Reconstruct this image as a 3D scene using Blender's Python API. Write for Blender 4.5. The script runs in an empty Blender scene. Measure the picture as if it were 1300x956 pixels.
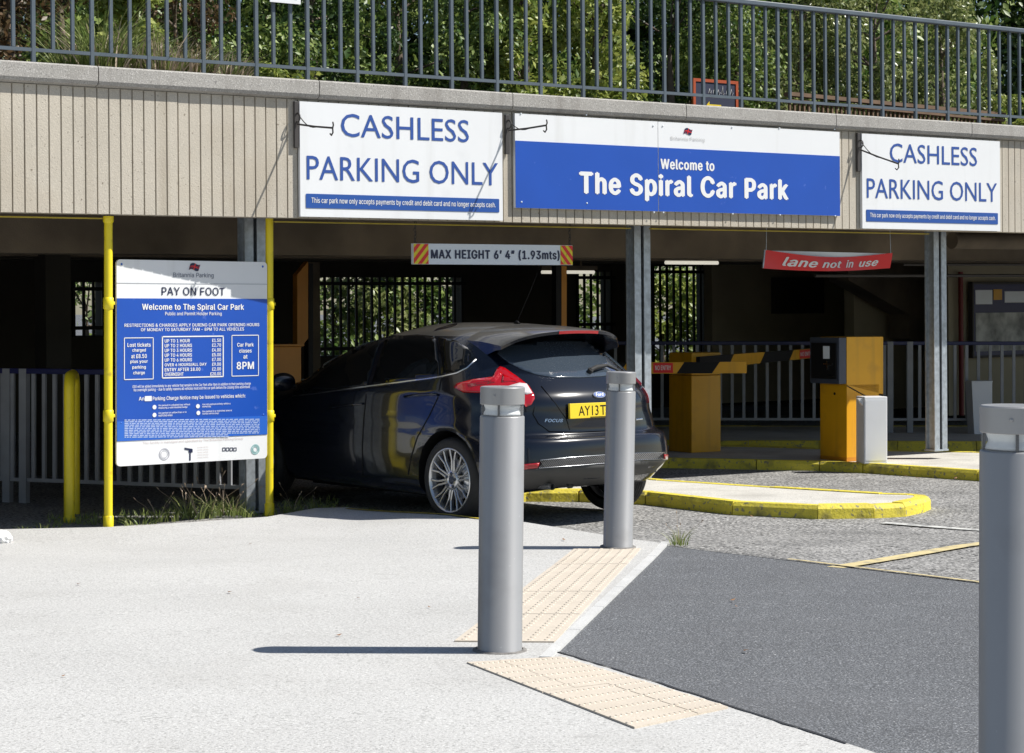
import bpy, bmesh, math, random, os
import numpy as np
from mathutils import Vector, Matrix, Euler
from mathutils.bvhtree import BVHTree
from mathutils.geometry import delaunay_2d_cdt
random.seed(7); RNG = np.random.default_rng(7)
SC = bpy.context.scene
COL = SC.collection
R = math.radians

# ------------------------------------------------------------------ camera, sky, sun, exposure
CZ, F, HY = 1.64, 2500.0, 395.0            # eye height; focal length and horizon row, in photo pixels
cam = bpy.data.objects.new('camera', bpy.data.cameras.new('camera')); COL.objects.link(cam)
cam.location = (0, 0, CZ); cam.rotation_euler = (R(90), 0, 0)
cam.data.sensor_width = 36; cam.data.lens = F/1300*36
cam.data.shift_y = (HY-478)/1300; cam.data.clip_end = 2000; cam.data.clip_start = .05
SC.camera = cam
EL, AZ = 49.0, 92.0                        # sun elevation, compass rotation (90 = from +X)
W = bpy.data.worlds.new('World'); SC.world = W; W.use_nodes = True
nt = W.node_tree; nt.nodes.clear()
sky = nt.nodes.new('ShaderNodeTexSky'); sky.sky_type = 'NISHITA'; sky.sun_disc = False
sky.sun_elevation = R(EL); sky.sun_rotation = R(AZ); sky.air_density = 1.0; sky.dust_density = .6
bg = nt.nodes.new('ShaderNodeBackground'); bg.inputs[1].default_value = .07
ow = nt.nodes.new('ShaderNodeOutputWorld')
nt.links.new(sky.outputs[0], bg.inputs[0]); nt.links.new(bg.outputs[0], ow.inputs[0])
sun = bpy.data.objects.new('sun', bpy.data.lights.new('sun', 'SUN')); COL.objects.link(sun)
sun.data.energy = 5; sun.data.angle = R(.5); sun.data.color = (1, .965, .9)
SD = Vector((-math.sin(R(AZ))*math.cos(R(EL)), -math.cos(R(AZ))*math.cos(R(EL)), -math.sin(R(EL))))
sun.rotation_euler = SD.to_track_quat('-Z', 'Y').to_euler(); sun.location = (10, 0, 12)
SC.view_settings.view_transform = 'Standard'; SC.view_settings.look = 'None'
SC.view_settings.exposure = .36; SC.view_settings.gamma = 1
SC.cycles.max_bounces = 7; SC.cycles.diffuse_bounces = 3; SC.cycles.glossy_bounces = 4
SC.cycles.transparent_max_bounces = 6; SC.cycles.transmission_bounces = 5
SC.cycles.caustics_reflective = False; SC.cycles.caustics_refractive = False

# ------------------------------------------------------------------ frames and helpers
AL = math.atan2(5.92, 8.72)                # heading of the deck's front
CA, SA = math.cos(AL), math.sin(AL)
X0, Y0, SL = -3.59, 13.81, .0088
WROT = (0, -SL, AL)
def wl(u, v, z): return Vector((X0+CA*u-SA*v, Y0+SA*u+CA*v, z+SL*u))
def uof(px, v=0):
    p = (px-650)/F
    return (X0-SA*v-p*(Y0+CA*v))/(p*SA-CA)
def zof(px, py, v=0):
    u = uof(px, v); w = wl(u, v, 0)
    return CZ-(py-HY)*w.y/F-SL*u
def pt(px, py, Y): return Vector(((px-650)/F*Y, Y, CZ-(py-HY)/F*Y))
def sstep(t): t = min(1, max(0, t)); return t*t*(3-2*t)
def interp(x, xs, ys): return float(np.interp(x, xs, ys))
def gP(x, y):
    far = interp(x, [-6, -2, -1, -.5, 1], [.07, .07, .11, .15, .15])
    near = .145+(12.4-y)*.018
    t = sstep((13.4-y)/2.5)
    return far*(1-t)+near*t
def gR(x, y):
    far = interp(x, [-6, -2.5, -1, -.5, 1], [.03, .03, .055, .07, .06])
    t = sstep((14.3-y)/2)
    return far*(1-t)+gP(x, y)*t
def gp(px, py, f=gP, up=0):
    Y = 12.
    for _ in range(60):
        X = (px-650)/F*Y
        Y = .5*Y+.5*(CZ-f(X, Y)-up)*F/(py-HY)
    X = (px-650)/F*Y
    return Vector((X, Y, f(X, Y)+up))

def tag(o, label=None, cat=None, group=None, kind=None):
    if label: o['label'] = label
    if cat: o['category'] = cat
    if group: o['group'] = group
    if kind: o['kind'] = kind
    return o
def thing(name, label, cat, loc=(0, 0, 0), rot=(0, 0, 0), group=None):
    o = bpy.data.objects.new(name, None); COL.objects.link(o)
    o.location = loc; o.rotation_euler = rot; o.empty_display_size = .1
    return tag(o, label, cat, group)
def copy_tree(o, parent=None):
    c = o.copy(); COL.objects.link(c)
    if parent: c.parent = parent
    for ch in list(o.children): copy_tree(ch, c)
    return c

class MB:
    def __init__(s): s.v = []; s.f = []; s.m = []; s.s = []
    def add(s, vs, fs, mi=0, sm=False):
        b = len(s.v); s.v += [tuple(p) for p in vs]
        for f in fs: s.f.append([b+i for i in f]); s.m.append(mi); s.s.append(sm)
    def box(s, x0, x1, y0, y1, z0, z1, mi=0, bev=0, M=None):
        if x0 > x1: x0, x1 = x1, x0
        if y0 > y1: y0, y1 = y1, y0
        if z0 > z1: z0, z1 = z1, z0
        if bev:
            bm = bmesh.new(); bmesh.ops.create_cube(bm, size=1)
            for q in bm.verts: q.co = ((x0+x1)/2+q.co.x*(x1-x0), (y0+y1)/2+q.co.y*(y1-y0), (z0+z1)/2+q.co.z*(z1-z0))
            bmesh.ops.bevel(bm, geom=bm.edges[:], offset=bev, segments=2, affect='EDGES', profile=.5)
            bm.verts.index_update()
            vs = [q.co.copy() for q in bm.verts]; fs = [[q.index for q in f.verts] for f in bm.faces]; bm.free()
        else:
            vs = [Vector((x, y, z)) for z in (z0, z1) for y in (y0, y1) for x in (x0, x1)]
            fs = [(0, 2, 3, 1), (4, 5, 7, 6), (0, 1, 5, 4), (2, 6, 7, 3), (0, 4, 6, 2), (1, 3, 7, 5)]
        if M is not None: vs = [M @ q for q in vs]
        s.add(vs, fs, mi); return s
    def prism(s, poly, z0, z1, mi=0, M=None):     # poly CCW in xy
        n = len(poly)
        vs = [Vector((p[0], p[1], z0)) for p in poly]+[Vector((p[0], p[1], z1)) for p in poly]
        if M is not None: vs = [M @ q for q in vs]
        s.add(vs, [list(range(n))[::-1], list(range(n, 2*n))]+[(i, (i+1) % n, n+(i+1) % n, n+i) for i in range(n)], mi); return s
    def plate(s, poly, y0, y1, mi=0):             # poly in xz, front y0 < back y1
        n = len(poly)
        vs = [(p[0], y0, p[1]) for p in poly]+[(p[0], y1, p[1]) for p in poly]
        s.add(vs, [list(range(n)), list(range(n, 2*n))[::-1]]+[((i+1) % n, i, n+i, n+(i+1) % n) for i in range(n)], mi); return s
    def tube(s, path, r, n=8, mi=0, cap=True):
        P = [Vector(p) for p in path]; k = len(P)
        rs = r if isinstance(r, (list, tuple)) else [r]*k
        up = Vector((0, 0, 1)); vs = []; t0 = None
        for i in range(k):
            t = (P[min(i+1, k-1)]-P[max(i-1, 0)]).normalized()
            if t0 is None:
                a = t.cross(up) if abs(t.z) < .95 else t.cross(Vector((1, 0, 0)))
                a.normalize()
            else:
                a = (a-t*a.dot(t)).normalized()
            b = t.cross(a); t0 = t
            for j in range(n):
                w = 2*math.pi*j/n
                vs.append(P[i]+(a*math.cos(w)+b*math.sin(w))*rs[i])
        fs = []
        for i in range(k-1):
            for j in range(n):
                fs.append((i*n+j, i*n+(j+1) % n, (i+1)*n+(j+1) % n, (i+1)*n+j))
        s.add(vs, fs, mi, True)
        if cap:
            s.add(vs[:n], [list(range(n))[::-1]], mi); s.add(vs[-n:], [list(range(n))], mi)
        return s
    def lathe(s, prof, n=32, mi=0, M=None, sm=True):
        vs = []
        for r_, z in prof:
            for j in range(n):
                w = 2*math.pi*j/n; vs.append(Vector((r_*math.cos(w), r_*math.sin(w), z)))
        if M is not None: vs = [M @ q for q in vs]
        fs = []
        for i in range(len(prof)-1):
            for j in range(n): fs.append((i*n+j, i*n+(j+1) % n, (i+1)*n+(j+1) % n, (i+1)*n+j))
        s.add(vs, fs, mi, sm); return s
    def mesh(s, name, mats):
        me = bpy.data.meshes.new(name); me.from_pydata([tuple(q) for q in s.v], [], s.f)
        for m in (mats if isinstance(mats, (list, tuple)) else [mats]): me.materials.append(m)
        me.polygons.foreach_set('material_index', s.m); me.polygons.foreach_set('use_smooth', s.s)
        me.update(); return me
    def build(s, name, mats, parent=None, kind=None, loc=None):
        o = bpy.data.objects.new(name, s.mesh(name, mats)); COL.objects.link(o)
        if parent: o.parent = parent
        if loc is not None: o.location = loc
        if kind: o['kind'] = kind
        return o
def auto_smooth(o, ang=35):
    me = o.data
    for p in me.polygons: p.use_smooth = True
    me.set_sharp_from_angle(angle=R(ang))

# ------------------------------------------------------------------ materials
def new_mat(name):
    m = bpy.data.materials.new(name); m.use_nodes = True; n = m.node_tree; n.nodes.clear()
    o = n.nodes.new('ShaderNodeOutputMaterial'); b = n.nodes.new('ShaderNodeBsdfPrincipled')
    n.links.new(b.outputs[0], o.inputs[0]); return m, n, b
def rgb(c): return (c[0], c[1], c[2], 1)
def mat(name, c, rough=.6, metal=0, var=0, vscale=3, spec=.5, coat=0, bump=0, bscale=80, speck=None, grime=None, emit=None, streak=None):
    """principled with cloud-like colour variation, fine speckle, grime patches and bump, all in object space"""
    m, n, b = new_mat(name); N = n.nodes; L = n.links
    b.inputs['Roughness'].default_value = rough; b.inputs['Metallic'].default_value = metal
    b.inputs['Specular IOR Level'].default_value = spec; b.inputs['Coat Weight'].default_value = coat
    b.inputs['Coat Roughness'].default_value = .04
    b.inputs['Base Color'].default_value = rgb(c)
    if emit:
        b.inputs['Emission Color'].default_value = rgb(emit[:3]); b.inputs['Emission Strength'].default_value = emit[3]
    if var or speck or bump or grime or streak:
        tc = N.new('ShaderNodeTexCoord'); geo = N.new('ShaderNodeNewGeometry')
        src = geo.outputs['Position']
        col = None
        def mix(fac, a, bb):
            x = N.new('ShaderNodeMix'); x.data_type = 'RGBA'
            L.new(fac, x.inputs[0])
            if isinstance(a, tuple): x.inputs[6].default_value = a
            else: L.new(a, x.inputs[6])
            if isinstance(bb, tuple): x.inputs[7].default_value = bb
            else: L.new(bb, x.inputs[7])
            return x.outputs[2]
        def ramp(fac, lo, hi):
            r_ = N.new('ShaderNodeMapRange'); r_.inputs[1].default_value = lo; r_.inputs[2].default_value = hi
            L.new(fac, r_.inputs[0]); return r_.outputs[0]
        def noise(sc_, det=4):
            t = N.new('ShaderNodeTexNoise'); t.inputs['Scale'].default_value = sc_; t.inputs['Detail'].default_value = det
            L.new(src, t.inputs['Vector']); return t.outputs['Fac']
        col = rgb(c)
        if var:
            col = mix(ramp(noise(vscale, 6), .3, .7), rgb([q*(1-var) for q in c]), rgb([min(1, q*(1+var)) for q in c]))
        if speck:                                     # list of (scale, threshold, colour, amount)
            for sc_, th, sc_c, amt in speck:
                vn = N.new('ShaderNodeTexNoise'); vn.inputs['Scale'].default_value = sc_; vn.inputs['Detail'].default_value = 1.5
                L.new(src, vn.inputs['Vector'])
                r_ = N.new('ShaderNodeMapRange'); r_.inputs[1].default_value = th; r_.inputs[2].default_value = th+.06
                r_.inputs[4].default_value = amt
                L.new(vn.outputs['Fac'], r_.inputs[0]); col = mix(r_.outputs[0], col, rgb(sc_c))
        if grime:                                     # (colour, scale, lo, hi, amount)
            gc, gs, lo, hi, am = grime
            r_ = N.new('ShaderNodeMapRange'); r_.inputs[1].default_value = lo; r_.inputs[2].default_value = hi; r_.inputs[4].default_value = am
            L.new(noise(gs, 8), r_.inputs[0]); col = mix(r_.outputs[0], col, rgb(gc))
        if streak:                                    # (colour, scale, lo, hi, amount): stains that run down
            mp = N.new('ShaderNodeMapping'); mp.inputs['Scale'].default_value = (1, 1, .07); L.new(src, mp.inputs[0])
            t = N.new('ShaderNodeTexNoise'); t.inputs['Scale'].default_value = streak[1]; t.inputs['Detail'].default_value = 5; L.new(mp.outputs[0], t.inputs['Vector'])
            r_ = N.new('ShaderNodeMapRange'); r_.inputs[1].default_value = streak[2]; r_.inputs[2].default_value = streak[3]; r_.inputs[4].default_value = streak[4]
            L.new(t.outputs['Fac'], r_.inputs[0]); col = mix(r_.outputs[0], col, rgb(streak[0]))
        if not isinstance(col, tuple): L.new(col, b.inputs['Base Color'])
        if bump:
            bp = N.new('ShaderNodeBump'); bp.inputs['Strength'].default_value = bump; bp.inputs['Distance'].default_value = .01
            L.new(noise(bscale, 3), bp.inputs['Height']); L.new(bp.outputs[0], b.inputs['Normal'])
    return m
def leaf_mat(name, c1, c2, trans=.3, rough=.45):
    m, n, b = new_mat(name); N = n.nodes; L = n.links
    g = N.new('ShaderNodeNewGeometry'); mx = N.new('ShaderNodeMix'); mx.data_type = 'RGBA'
    L.new(g.outputs['Random Per Island'], mx.inputs[0]); mx.inputs[6].default_value = rgb(c1); mx.inputs[7].default_value = rgb(c2)
    L.new(mx.outputs[2], b.inputs['Base Color']); b.inputs['Roughness'].default_value = rough
    tr = N.new('ShaderNodeBsdfTranslucent'); L.new(mx.outputs[2], tr.inputs[0])
    ms = N.new('ShaderNodeMixShader'); ms.inputs[0].default_value = trans
    o = [q for q in N if q.type == 'OUTPUT_MATERIAL'][0]
    L.new(b.outputs[0], ms.inputs[1]); L.new(tr.outputs[0], ms.inputs[2]); L.new(ms.outputs[0], o.inputs[0])
    return m
M = {}
M['pave'] = mat('pale_asphalt', (.485, .48, .468), .9, var=.06, vscale=.9, speck=[(100, .54, (.66, .66, .64), .6), (85, .56, (.2, .2, .19), .5), (9, .7, (.3, .29, .28), .3)], grime=((.33, .32, .3), 1.3, .52, .78, .28), bump=.25, bscale=160)
M['road'] = mat('worn_asphalt', (.21, .205, .2), .9, var=.22, vscale=1.2, speck=[(42, .53, (.52, .51, .49), .85), (34, .56, (.03, .03, .03), .9), (110, .58, (.32, .32, .3), .7)], grime=((.07, .07, .07), 1.6, .5, .75, .5), bump=1.0, bscale=45)
M['asphalt'] = mat('new_asphalt', (.098, .103, .11), .85, var=.12, vscale=2, speck=[(125, .54, (.27, .28, .3), .8), (140, .56, (.02, .02, .025), .7), (100, .67, (.6, .6, .6), .8)], grime=((.11, .11, .115), .8, .5, .72, .35), bump=.35, bscale=120)
M['floor'] = mat('car_park_floor', (.12, .115, .11), .85, var=.2, vscale=1, bump=.2)
M['kerbwhite'] = mat('pale_kerb', (.56, .56, .55), .85, var=.08, vscale=5, speck=[(120, .6, (.3, .3, .3), .5)], bump=.2)
M['tactile'] = mat('buff_tactile', (.58, .515, .43), .85, var=.06, vscale=6, speck=[(140, .62, (.4, .3, .2), .4)], grime=((.4, .33, .25), 3, .55, .8, .4), bump=.15)
M['yellowkerb'] = mat('worn_yellow_paint', (.72, .6, .06), .7, var=.1, vscale=4, speck=[(26, .62, (.2, .19, .16), .8), (60, .6, (.5, .42, .1), .6)], grime=((.12, .105, .06), 6, .54, .74, .8), bump=.5, bscale=40)
M['islandtop'] = mat('island_concrete', (.58, .56, .51), .9, var=.1, vscale=3, speck=[(70, .6, (.25, .24, .22), .6)], grime=((.3, .28, .25), 2, .5, .75, .5), bump=.4)
M['concrete'] = mat('fascia_concrete', (.50, .455, .38), .9, var=.07, vscale=2.2, speck=[(70, .68, (.14, .11, .08), .7), (110, .6, (.68, .62, .52), .5), (24, .74, (.12, .09, .06), .8)], grime=((.38, .31, .22), 1.7, .52, .8, .45), streak=((.3, .25, .18), 5, .52, .74, .45), bump=.3, bscale=90)
M['coping'] = mat('coping_concrete', (.36, .345, .32), .9, var=.06, vscale=4, speck=[(110, .58, (.6, .58, .55), .7), (90, .62, (.14, .13, .13), .7)], grime=((.24, .22, .2), 2, .55, .8, .4), streak=((.2, .18, .16), 7, .52, .7, .4), bump=.3, bscale=110)
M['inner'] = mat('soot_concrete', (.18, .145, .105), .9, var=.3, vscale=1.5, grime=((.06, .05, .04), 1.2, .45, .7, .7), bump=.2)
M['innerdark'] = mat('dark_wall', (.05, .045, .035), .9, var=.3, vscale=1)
M['cream'] = mat('cream_wall', (.42, .37, .26), .85, var=.15, vscale=1)
M['rail'] = mat('railing_grey', (.1, .125, .15), .4, var=.1, vscale=8, spec=.4)
M['galv'] = mat('galvanised', (.42, .46, .5), .42, .55, var=.2, vscale=22, grime=((.2, .2, .2), 6, .6, .8, .5))
M['yellow'] = mat('yellow_paint', (.82, .66, .02), .4, var=.05, vscale=6, grime=((.3, .2, .04), 9, .62, .72, .7))
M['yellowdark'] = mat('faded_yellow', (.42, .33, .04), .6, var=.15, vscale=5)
M['amber'] = mat('amber_cabinet', (.74, .37, .01), .38, var=.04, vscale=4, grime=((.3, .15, .03), 4, .56, .75, .4), streak=((.5, .26, .02), 10, .52, .7, .5))
M['orange'] = mat('orange_post', (.55, .22, .012), .45, var=.08, vscale=4)
M['darkgrey'] = mat('dark_grey_plastic', (.05, .06, .085), .4, var=.1, vscale=8)
M['black'] = mat('black', (.008, .008, .009), .5, spec=.2)
M['rubber'] = mat('rubber', (.018, .018, .018), .75, var=.2, vscale=20, bump=.2)
M['white'] = mat('white_paint', (.8, .8, .8), .45, var=.02, vscale=3)
M['boxwhite'] = mat('white_box', (.74, .75, .78), .35, var=.03, vscale=4)
M['signwhite'] = mat('sign_white', (.8, .81, .82), .3, var=.015, vscale=2, grime=((.6, .62, .62), 5, .62, .85, .3), streak=((.62, .62, .6), 7, .55, .75, .35))
M['signgrey'] = mat('sign_pale_grey', (.8, .85, .9), .3)
M['signblue'] = mat('sign_blue', (.013, .08, .43), .3, var=.05, vscale=2, grime=((.12, .2, .6), 14, .68, .74, .5))
M['signblue2'] = mat('sign_blue_light', (.025, .13, .55), .35)
M['barblue'] = mat('bar_blue', (.02, .085, .34), .35)
M['txtblue'] = mat('text_blue', (.03, .085, .33), .4)
M['txtnavy'] = mat('text_navy', (.012, .018, .06), .4)
M['txtgrey'] = mat('text_grey', (.5, .52, .55), .5)
M['red'] = mat('red_print', (.75, .02, .02), .35)
M['navy'] = mat('navy_rail', (.012, .016, .09), .4)
M['fencebar'] = mat('fence_grey', (.31, .32, .34), .45, var=.1, vscale=6)
M['wood'] = mat('old_timber', (.16, .1, .06), .8, var=.2, vscale=9)
M['boardred'] = mat('board_frame_orange', (.42, .075, .02), .5)
M['chalk'] = mat('chalkboard', (.02, .026, .06), .6)
M['iron'] = mat('iron', (.045, .04, .038), .6)
M['tubelight'] = mat('tube_light', (.9, .9, .85), .4, emit=(1, .95, .8, .45))
M['soil'] = mat('soil', (.06, .045, .03), .95, var=.3, vscale=6, bump=.5)
M['bark'] = mat('bark', (.13, .1, .075), .9, var=.3, vscale=12, bump=.6, bscale=30)
M['bollard'] = mat('bollard_grey', (.35, .35, .352), .38, .3, var=.015, vscale=6, spec=.5, speck=[(60, .74, (.5, .5, .5), .6)], streak=((.2, .195, .19), 9, .5, .72, .35), grime=((.19, .18, .17), 5, .58, .8, .35))
M['poster'] = mat('poster_map', (.45, .45, .42), .6, var=.5, vscale=6)
M['leafmid'] = leaf_mat('leaf_green', (.05, .115, .018), (.30, .38, .10))
M['leafdark'] = leaf_mat('leaf_dark', (.02, .055, .012), (.10, .17, .035))
M['leaflime'] = leaf_mat('leaf_lime', (.12, .19, .025), (.46, .5, .13), .35)
M['leafbirch'] = leaf_mat('leaf_birch', (.08, .13, .025), (.44, .47, .2), .35, .35)
M['leafred'] = leaf_mat('leaf_reddish', (.05, .045, .015), (.17, .10, .05))
M['grass'] = leaf_mat('grass_green', (.16, .24, .05), (.38, .42, .15), .3)
M['plume'] = leaf_mat('grass_plume', (.42, .32, .22), (.66, .54, .42), .3)
M['grout'] = mat('foot_grout', (.2, .19, .18), .95, var=.3, vscale=40, bump=.5)
M['lens'] = mat('clear_lens', (.9, .92, .95), .05)
_n = M['lens'].node_tree; _b = [n for n in _n.nodes if n.type == 'BSDF_PRINCIPLED'][0]; _b.inputs['Roughness'].default_value = .03
_tr = _n.nodes.new('ShaderNodeBsdfTransparent'); _mx = _n.nodes.new('ShaderNodeMixShader'); _mx.inputs[0].default_value = .12; _tr.inputs[0].default_value = (.93, .95, .95, 1)
_n.links.new(_tr.outputs[0], _mx.inputs[1]); _n.links.new(_b.outputs[0], _mx.inputs[2]); _n.links.new(_mx.outputs[0], [n for n in _n.nodes if n.type == 'OUTPUT_MATERIAL'][0].inputs[0])
M['chrome'] = mat('chrome', (.8, .81, .83), .12, 1)
M['alloy'] = mat('alloy', (.62, .63, .65), .28, .85)
M['paint'] = mat('black_car_paint', (.003, .005, .011), .22, spec=.35, coat=.7)
M['roofdustsheen'] = mat('dusty_sheen_paint', (.06, .057, .05), .35, spec=.5, coat=.6, speck=[(160, .6, (.12, .11, .1), .5)])  # grey base paints the reflected brightness into the car's top faces; speckle is dust
M['glass'] = mat('dark_glass', (.004, .005, .006), .03, spec=.35, coat=0)
M['rearglass'] = mat('dusty_rear_glass', (.045, .06, .08), .1, spec=1.0, coat=.6, speck=[(150, .62, (.12, .13, .14), .5)])
M['lampred'] = mat('red_lamp', (.42, .004, .008), .08, spec=.7, coat=1)
M['lampbright'] = mat('bright_red_lamp', (.85, .03, .02), .15, spec=.6, coat=1)
M['lampclear'] = mat('clear_lamp', (.75, .68, .68), .08, spec=.7, coat=1)
M['plastic'] = mat('grey_bumper_plastic', (.06, .06, .058), .55, var=.05, vscale=30)
M['plateyellow'] = mat('plate_yellow', (.85, .62, .03), .3)

# ------------------------------------------------------------------ text
def _font(fn):
    try:
        p = os.path.join(bpy.utils.resource_path('LOCAL'), 'datafiles', 'fonts', fn)
        return bpy.data.fonts.load(p)
    except Exception:
        return None
INTER = _font('Inter.woff2')
_G = {}
def _outline(st_, font):
    cu = bpy.data.curves.new('t', 'FONT'); cu.body = st_; cu.size = 1; cu.fill_mode = 'NONE'; cu.resolution_u = 3
    if font: cu.font = font
    o = bpy.data.objects.new('t', cu); COL.objects.link(o)
    dg = bpy.context.evaluated_depsgraph_get(); me = bpy.data.meshes.new_from_object(o.evaluated_get(dg))
    P = [v.co.xy.copy() for v in me.vertices]; nx = {}
    for e in me.edges:
        a, b = e.vertices
        nx.setdefault(a, []).append(b); nx.setdefault(b, []).append(a)
    loops, seen = [], set()
    for k in range(len(P)):
        if k in seen or k not in nx: continue
        L_ = [k]; seen.add(k); cur = k+1 if k+1 in nx[k] else nx[k][0]
        while cur not in seen:
            L_.append(cur); seen.add(cur); n_ = [q for q in nx[cur] if q not in seen]
            if not n_: break
            cur = n_[0]
        loops.append([P[q] for q in L_])
    bpy.data.objects.remove(o); bpy.data.curves.remove(cu); bpy.data.meshes.remove(me)
    return loops
def _width(st_, font):
    xs = [p.x for l in _outline(st_, font) for p in l]; return max(xs)-min(xs)
def glyph(ch, bold, inter):
    """triangulated glyph (non-zero winding fill), emboldened by a union of shifted outlines; plus its advance"""
    key = (ch, round(bold, 3), inter)
    if key in _G: return _G[key]
    font = INTER if inter else None
    ka = (ch, 'adv', inter)
    if ka not in _G:
        if ('||', inter) not in _G: _G[('||', inter)] = _width('||', font)
        _G[ka] = _width('|'+ch+'|', font)-_G[('||', inter)]
    loops = _outline(ch, font) if ch.strip() else []
    if not loops: _G[key] = ([], [], _G[ka]); return _G[key]
    q = bold*.72
    if q: loops = [[p+Vector(o_) for p in l] for o_ in ((-q, 0), (q, 0), (0, q*.5), (0, -q*.5)) for l in loops]
    P, E = [], []
    for l in loops:
        b = len(P); n = len(l); P += l; E += [(b+k, b+(k+1) % n) for k in range(n)]
    V_, _, T_, _, _, _ = delaunay_2d_cdt(P, E, [], 0, 1e-6)
    A = np.array([[P[a][:], P[b][:]] for a, b in E]); keep = []
    for t in T_:
        t = list(t); c = (V_[t[0]]+V_[t[1]]+V_[t[2]])/3
        y0, y1 = A[:, 0, 1], A[:, 1, 1]; cr = (A[:, 1, 0]-A[:, 0, 0])*(c.y-y0)-(y1-y0)*(c.x-A[:, 0, 0])
        w = int(((y0 <= c.y) & (y1 > c.y) & (cr > 0)).sum())-int(((y0 > c.y) & (y1 <= c.y) & (cr < 0)).sum())
        if w: keep.append(t if (V_[t[1]]-V_[t[0]]).cross(V_[t[2]]-V_[t[0]]) > 0 else t[::-1])
    _G[key] = ([v.copy() for v in V_], keep, _G[ka]); return _G[key]
def txt(mb, s, box, y, mi=0, bold=0, shear=0, inter=True):
    """lettering fitted to box (x0, x1, z0, z1) on the plane y, facing -y"""
    inter = bool(inter and INTER); vs, fs, x = [], [], 0.
    for ch in s:
        V_, T_, adv = glyph(ch, bold, inter); b = len(vs)
        vs += [Vector((v.x+x+shear*v.y, v.y)) for v in V_]; fs += [[b+k for k in t] for t in T_]; x += adv+bold*1.0
    if not vs: return
    xs = [v.x for v in vs]; zs = [v.y for v in vs]; a, b, c, d = min(xs), max(xs), min(zs), max(zs)
    x0, x1, z0, z1 = box
    if x1 is None: x1 = x0+(b-a)*(z1-z0)/(d-c)
    kx = (x1-x0)/(b-a); kz = (z1-z0)/(d-c)
    mb.add([(x0+(v.x-a)*kx, y, z0+(v.y-c)*kz) for v in vs], fs, mi)

# ------------------------------------------------------------------ ground
def sheet(name, poly, f, up, m, step=.5, skirt=0, parent=None, kind='structure', tagd=None):
    """polygon (world xy) filled with a grid, height f(x,y)+up, optional side skirt"""
    P = [Vector((p[0], p[1])) for p in poly]
    dense = []
    for i, a in enumerate(P):
        b = P[(i+1) % len(P)]; k = max(1, int((b-a).length/step))
        for j in range(k): dense.append(a+(b-a)*(j/k))
    xs = [p.x for p in P]; ys = [p.y for p in P]
    def inside(x, y):
        c = False; n = len(P)
        for i in range(n):
            a, b = P[i], P[(i+1) % n]
            if (a.y > y) != (b.y > y) and x < (b.x-a.x)*(y-a.y)/(b.y-a.y)+a.x: c = not c
        return c
    pts = list(dense); y = min(ys)+step/2
    while y < max(ys):
        x = min(xs)+step/2
        while x < max(xs):
            if inside(x, y): pts.append(Vector((x, y)))
            x += step
        y += step
    nb = len(dense)
    V, E_, Fc, _, _, _ = delaunay_2d_cdt(pts, [(i, (i+1) % nb) for i in range(nb)], [], 1, 1e-4)
    mb = MB(); vs = [(q.x, q.y, f(q.x, q.y)+up) for q in V]
    fs = []
    for t in Fc:
        a, b, c = [V[i] for i in t[:3]]
        fs.append(list(t) if (b-a).cross(c-a) > 0 else list(t)[::-1])
    mb.add(vs, fs, 0, True)
    if skirt:
        ar = sum(P[i].x*P[(i+1) % len(P)].y-P[(i+1) % len(P)].x*P[i].y for i in range(len(P)))
        ring = dense if ar > 0 else dense[::-1]; n = len(ring)
        top = [(q.x, q.y, f(q.x, q.y)+up) for q in ring]; bot = [(q.x, q.y, f(q.x, q.y)+up-skirt) for q in ring]
        mb.add(top+bot, [(i, n+i, n+(i+1) % n, (i+1) % n) for i in range(n)], 0)
    o = mb.build(name, m, parent)
    if kind: o['kind'] = kind
    return o
def gpoly(pxs, f=gP, up=0): return [gp(x, y, f, up).xy for x, y in pxs]

# broad ground out to the horizon (a ring of big quads with the detailed road inside it)
def gRb(x, y): return gR(x, y)-.006
far = 900.
mb = MB()
xs = [-far, -9, 14, far]; ys = [-far, -4, 34, far]
for i in range(3):
    for j in range(3):
        if i == 1 and j == 1: continue
        z = -.012
        mb.add([(xs[i], ys[j], z), (xs[i+1], ys[j], z), (xs[i+1], ys[j+1], z), (xs[i], ys[j+1], z)], [(0, 1, 2, 3)])
mb.build('ground', M['asphalt'], kind='structure')
sheet('road', [(-9.5, -4.5), (14.5, -4.5), (14.5, 34.5), (-9.5, 34.5)], gRb, 0, M['road'], .6)
edge = [(-900, 676), (-200, 676), (0, 673), (140, 670), (340, 657), (400, 646), (440, 645), (500, 651), (560, 655), (605, 658), (667, 664), (766, 680), (806, 686), (845, 691)]
ep = gpoly(edge)
low = [gp(845, 691).xy, gp(709, 829).xy, gp(829, 866).xy, gp(1075, 946).xy]
dlow = (low[3]-low[2]).normalized()
pv = ep+[low[1], low[2], low[3], low[3]+dlow*2.4, Vector((4.5, -4)), Vector((-9, -4)), Vector((-9, 12))]
pv = [p for p in pv if p.x > -9.01]
pv[0] = Vector((-9, ep[1].y+.3)) if ep[0].x < -9 else pv[0]
sheet('pavement', [Vector((-9, ep[1].y))]+[p for p in ep if p.x > -8.9]+[low[1], low[2], low[3], low[3]+dlow*1.6, Vector((4.4, -4)), Vector((-9, -4))], gP, .006, M['pave'], .45, skirt=.12)
na = gpoly([(837, 692), (1007, 712), (1242, 740), (1700, 800)])
sheet('asphalt_path', na+[Vector((8, 4)), Vector((5.2, -4)), Vector((4.6, -3.9)), low[3]+dlow*1.6, low[3], low[2], low[1]], gP, .002, M['asphalt'], .5)
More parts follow.
